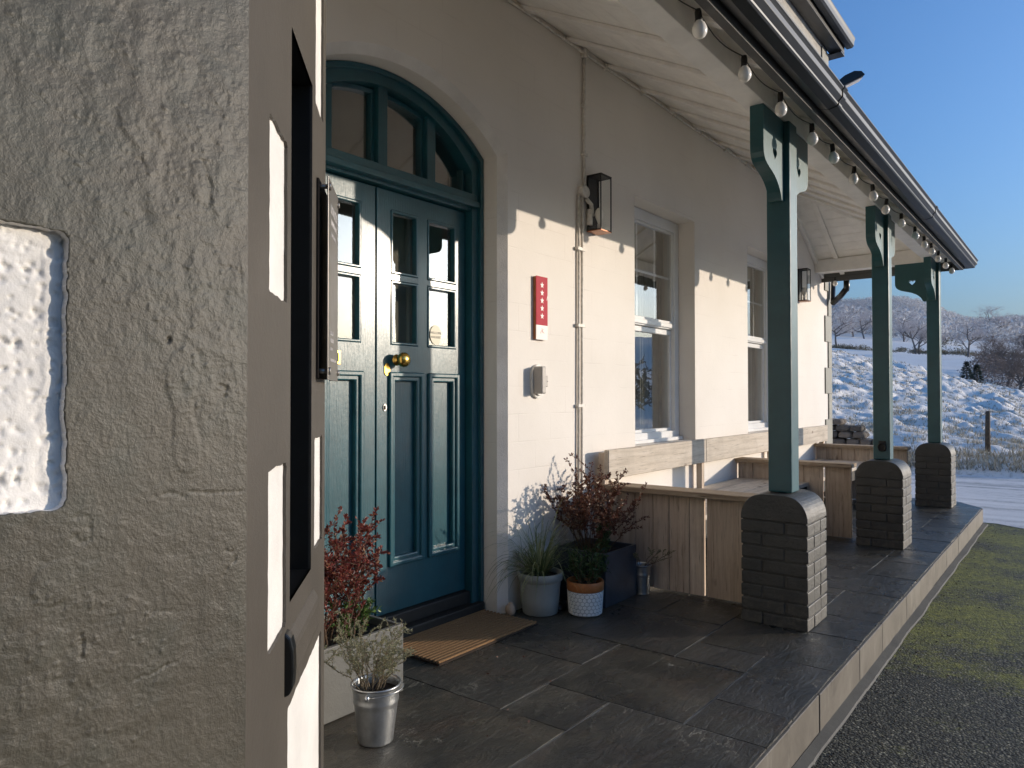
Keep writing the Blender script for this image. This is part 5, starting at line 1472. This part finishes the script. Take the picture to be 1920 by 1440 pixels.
for (u, d, h, pr, lb) in (
    (1569, 215, 9.5, 0, "frosted bare tree right beside the house corner at the left end of the far hedge"),
    (1600, 285, 13.5, 1, "broad rounded frosted tree between the house corner and the middle post"),
    (1622, 262, 10, 0, "frosted tree partly behind the left edge of the middle veranda post"),
    (1696, 240, 9.5, 1, "rounded frosted tree just right of the middle veranda post"),
    (1724, 196, 10.5, 2, "twin-trunked bare tree on the far hedge just left of the corner post"),
    (1788, 300, 6.5, 0, "small frosted tree in the far hedge right of the corner post"),
    (1816, 183, 8.5, 1, "low spreading bare tree on the hedge line above the two small conifers"),
    (1858, 330, 15.5, 1, "big round frosted tree standing on the far snowy field at right"),
    (1772, 262, 5.5, 2, "small bare tree on the white field edge right beside the corner post")):
    place_tree(PR[pr], az_of(u), d, h, lb, G, rnd.uniform(0, 6))
G2 = "bare brown trees at the right edge"
for (u, d, h, pr, lb) in (
    (1888, 112, 7.2, 0, "tall brown bare tree with a clear trunk at the right edge, beyond the field crest"),
    (1868, 128, 6.0, 1, "brown bare tree left in the brown clump beyond the field crest"),
    (1908, 104, 6.4, 1, "brown bare tree next to the picture's right edge"),
    (1925, 118, 9, 0, "brown bare tree cut by the picture's right edge, tallest of the brown clump"),
    (1852, 150, 6.0, 0, "brown bare tree farthest left in the brown clump, behind the conifers")):
    place_tree(PB[pr], az_of(u), d, h, lb, G2, rnd.uniform(0, 6), dz=0)
# two small conifers
def conifer_mesh():
    rg = random.Random(9); b = MB(); b.tube([(0, 0, 0), (0, 0, 1.0)], [.035, .004], 6); tr = b.bm
    me = bpy.data.meshes.new("trunk"); tr.to_mesh(me); tr.free(); me.materials.append(M['bark'])
    V = []; F = []
    for i in range(1500):
        z = .06+.94*rg.random()**1.2; r_ = .30*(1-z)**.85+.01; a = rg.uniform(0, 6.283); k = rg.uniform(.35, 1)
        p = Vector((math.cos(a)*r_*k, math.sin(a)*r_*k, z)); d = Vector((math.cos(a), math.sin(a), rg.uniform(-.4, .15)))*.07; s = Vector((-math.sin(a), math.cos(a), rg.uniform(-.5, .5)))*.022
        j = len(V); V += [p-s, p+s, p+d]; F.append((j, j+1, j+2))
    m2 = bpy.data.meshes.new("crown"); m2.from_pydata([tuple(v) for v in V], [], F); m2.update(); m2.materials.append(M['conifer']); return me, m2, 1.0
CF = conifer_mesh()
place_tree(CF, az_of(1813), 84, 3.6, "left one of two small dark conifers beyond the field crest", "small dark conifers", 0, "conifer")
place_tree(CF, az_of(1832), 82, 3.3, "right one of two small dark conifers beyond the field crest", "small dark conifers", 2, "conifer")
# hedge along the far field and the scrub at its foot
def clumps(name, m, pts, kind='stuff', per=90, tri=.10, seed=3):
    rg = np.random.default_rng(seed); Vs = []; n = 0
    for (x, y, z, rx, h) in pts:
        k = per; a = rg.uniform(0, 2*np.pi, k); c = rg.uniform(-.15, 1, k); rr_ = rx*np.sqrt(np.clip(1-c*c, 0, 1))*rg.uniform(.55, 1.06, k)
        P = np.stack([x+rr_*np.cos(a), y+rr_*np.sin(a), z+h*(.35+.65*c)*rg.uniform(.8, 1.05, k)], 1)
        D = rg.normal(size=(k, 3)); D /= np.linalg.norm(D, axis=1)[:, None]; E = rg.normal(size=(k, 3)); E /= np.linalg.norm(E, axis=1)[:, None]
        sz = (tri*rx*rg.uniform(.6, 1.6, k))[:, None]
        Vs.append(np.stack([P, P+D*sz*2.2, P+E*sz], 1).reshape(-1, 3)); n += k
    V = np.concatenate(Vs).astype(np.float32)
    me = bpy.data.meshes.new(name); me.vertices.add(len(V)); me.vertices.foreach_set("co", V.ravel()); nf = len(V)//3
    me.loops.add(nf*3); me.loops.foreach_set("vertex_index", np.arange(nf*3, dtype=np.int32)); me.polygons.add(nf)
    me.polygons.foreach_set("loop_start", np.arange(0, nf*3, 3, dtype=np.int32)); me.update(calc_edges=True)
    o = link(name, me, m)
    if kind: tag(o, kind=kind)
    return o
rg = random.Random(77); pts = []
for i in range(170):
    az = rg.uniform(1.5, 17); d = 197+rg.uniform(-2.5, 2.5)+(az-8)*.4; x, y = polar(az, d); pts.append((x, y, th(x, y)-.1, rg.uniform(.6, 1.6), rg.uniform(.7, 1.6)))
x, y = polar(az_of(1783), 192); pts.append((x, y, th(x, y), 2.4, 4.0)); 
o = clumps("hedgerow", M['scrub'], pts, per=110, seed=5); tag(o, "dark hedgerow running along the foot of the far white field", "hedge", kind='stuff')
pts = []
i = 0
while i < 4800:
    az = rg.uniform(.0, 18); d = 255+760*rg.random()**.62; x, y = polar(az, d)
    if 250 < d < 300 and az < 7.5 and rg.random() < .8: continue
    if noise.noise(Vector((x*.012, y*.012, 3))) > .28: continue
    h = rg.uniform(7, 12) if d < 400 else rg.uniform(6, 9.5); pts.append((x, y, th(x, y)-1, h*rg.uniform(.45, .62), h)); i += 1
o = clumps("frosted_woodland", M['woodland'], pts, per=110, tri=.10, seed=6); tag(o, "frost-covered woodland spread over the far hills", "woodland", kind='stuff')
pts = []
for i in range(60):
    az = rg.uniform(.5, 5.3); d = rg.uniform(98, 150); x, y = polar(az, d); pts.append((x, y, th(x, y)-.5, rg.uniform(1.5, 3.2), rg.uniform(2, 4.5)))
o = clumps("brown_thicket", M['twig_brown'], pts, per=260, tri=.05, seed=8); tag(o, "brown leafless thicket under the bare trees at right", "thicket", kind='stuff')
# grass tufts poking through the frost of the near field
def tufts():
    rg = random.Random(12); V = []; F = []
    n = 0
    while n < 9000:
        d = 14.4+(rg.random()**1.5)*40; az = rg.uniform(1.5, 16.5)
        x, y = polar(az, d)
        _, c = mound(x, y)
        if noise.noise(Vector((x*.8, y*1.1, 40))) < .02 and rg.random() < .8 and d > 15.6: n += 1; continue
        z = ground_z(x, y)
        for k in range(3):
            a = rg.uniform(0, 6.28); L = rg.uniform(.04, .14)*(1.3 if d < 16 else 1); wv = .004+.00035*d
            p = Vector((x+rg.uniform(-.05, .05), y+rg.uniform(-.05, .05), z-.01)); q = p+Vector((math.cos(a)*L*.7, math.sin(a)*L*.7, L)); s = Vector((math.sin(a), -math.cos(a), 0))*wv
            j = len(V); V += [p-s, p+s, q]; F.append((j, j+1, j+2))
        n += 1
    me = bpy.data.meshes.new("grass_tufts"); me.from_pydata([tuple(v) for v in V], [], F); me.update()
    tag(link("grass_tufts", me, M['dry_grass']), "brown grass tufts poking through the frost of the near field", "grass", kind='stuff')
tufts()
# valley trees seen in the glass; the hedge and evergreens are added to shape light
pts = []
for i in range(60):
    az = rg.uniform(-36, -3); d = rg.uniform(60, 95); x, y = polar(az, d); pts.append((x, y, -.3, rg.uniform(1.8, 3.5), rg.uniform(2.2, 5.0)))
o = clumps("valley_trees", M['twig_brown'], pts, per=160, tri=.12, seed=9); tag(o, "low belt of leafless trees across the valley in front of the house", "trees", kind='stuff')
pts = []
for i in range(70):
    az = rg.uniform(-128, -54); d = rg.uniform(24, 32); x, y = polar(az, d); pts.append((x, y, -.3, rg.uniform(1.6, 2.6), rg.uniform(2.2, 3.7)))
o = clumps('reflection_hedge', M['conifer'], pts, per=380, tri=.14, seed=13); tag(o, 'dark hedge added across the yard to darken door reflections', 'hedge', kind='stuff')  # added out of view so the door paint reflects something dark
pts = []
for i in range(90):
    az = rg.uniform(-208, -125); d = rg.uniform(13, 24); x, y = polar(az, d); pts.append((x, y, -.3, rg.uniform(2.0, 3.4), rg.uniform(6, 11)))
o = clumps("fill_block_evergreens", M['conifer'], pts, per=520, tri=.2, seed=10); tag(o, "dense dark evergreens added behind the camera to cut fill light", "trees", kind='stuff')  # added out of view to cut light on the camera-facing pier faces

def litter():
    rg = random.Random(44); b = MB()
    for i in range(420):
        x = 1.2+rg.random()**1.3*8; y = .765-abs(rg.gauss(0, .12)); r_ = rg.uniform(.0015, .0052); c = Vector((x, y, -.168))
        r0 = bmesh.ops.create_icosphere(b.bm, subdivisions=1, radius=r_)
        k = Vector((rg.uniform(.6, 1.3), rg.uniform(.6, 1.3), rg.uniform(.4, .9)))
        for v in r0['verts']: v.co = Vector((v.co.x*k.x, v.co.y*k.y, v.co.z*k.z))+c
    tag(b.build("grit", M['stone_var']), "loose grit gathered on the tarmac along the kerb", "grit", kind='stuff')
    b = MB()
    for i in range(90):
        if rg.random() < .6: p = Vector((rg.uniform(1.9, 3.9), rg.uniform(1.5, 2.3), .003))
        else: p = Vector((rg.uniform(2.2, 9), rg.uniform(.83, 2.3), .003))
        a = rg.uniform(0, 6.28); leafquad(b, p, Vector((math.cos(a), math.sin(a), rg.uniform(0, .3))), rg.uniform(.006, .018), rg.uniform(.003, .008), rg)
    tag(b.build("fallen_leaves", M['leaf_rust'], recalc=False), "small fallen leaf scraps scattered over the slate paving", "leaves", kind='stuff')
litter()

# ================================================================== AIR
m = bpy.data.materials.new("haze"); m.use_nodes = True; n = m.node_tree.nodes; l = m.node_tree.links
n.remove(n["Principled BSDF"]); pv = n.new("ShaderNodeVolumePrincipled"); pv.inputs['Color'].default_value = (.78, .84, .95, 1); pv.inputs['Density'].default_value = .00016; pv.inputs['Anisotropy'].default_value = .2
l.new(pv.outputs[0], n["Material Output"].inputs['Volume'])
b = MB(); b.box(-3060, 3060, -3060, 3060, -6.0, 130); tag(b.build("haze", m), kind='stuff')
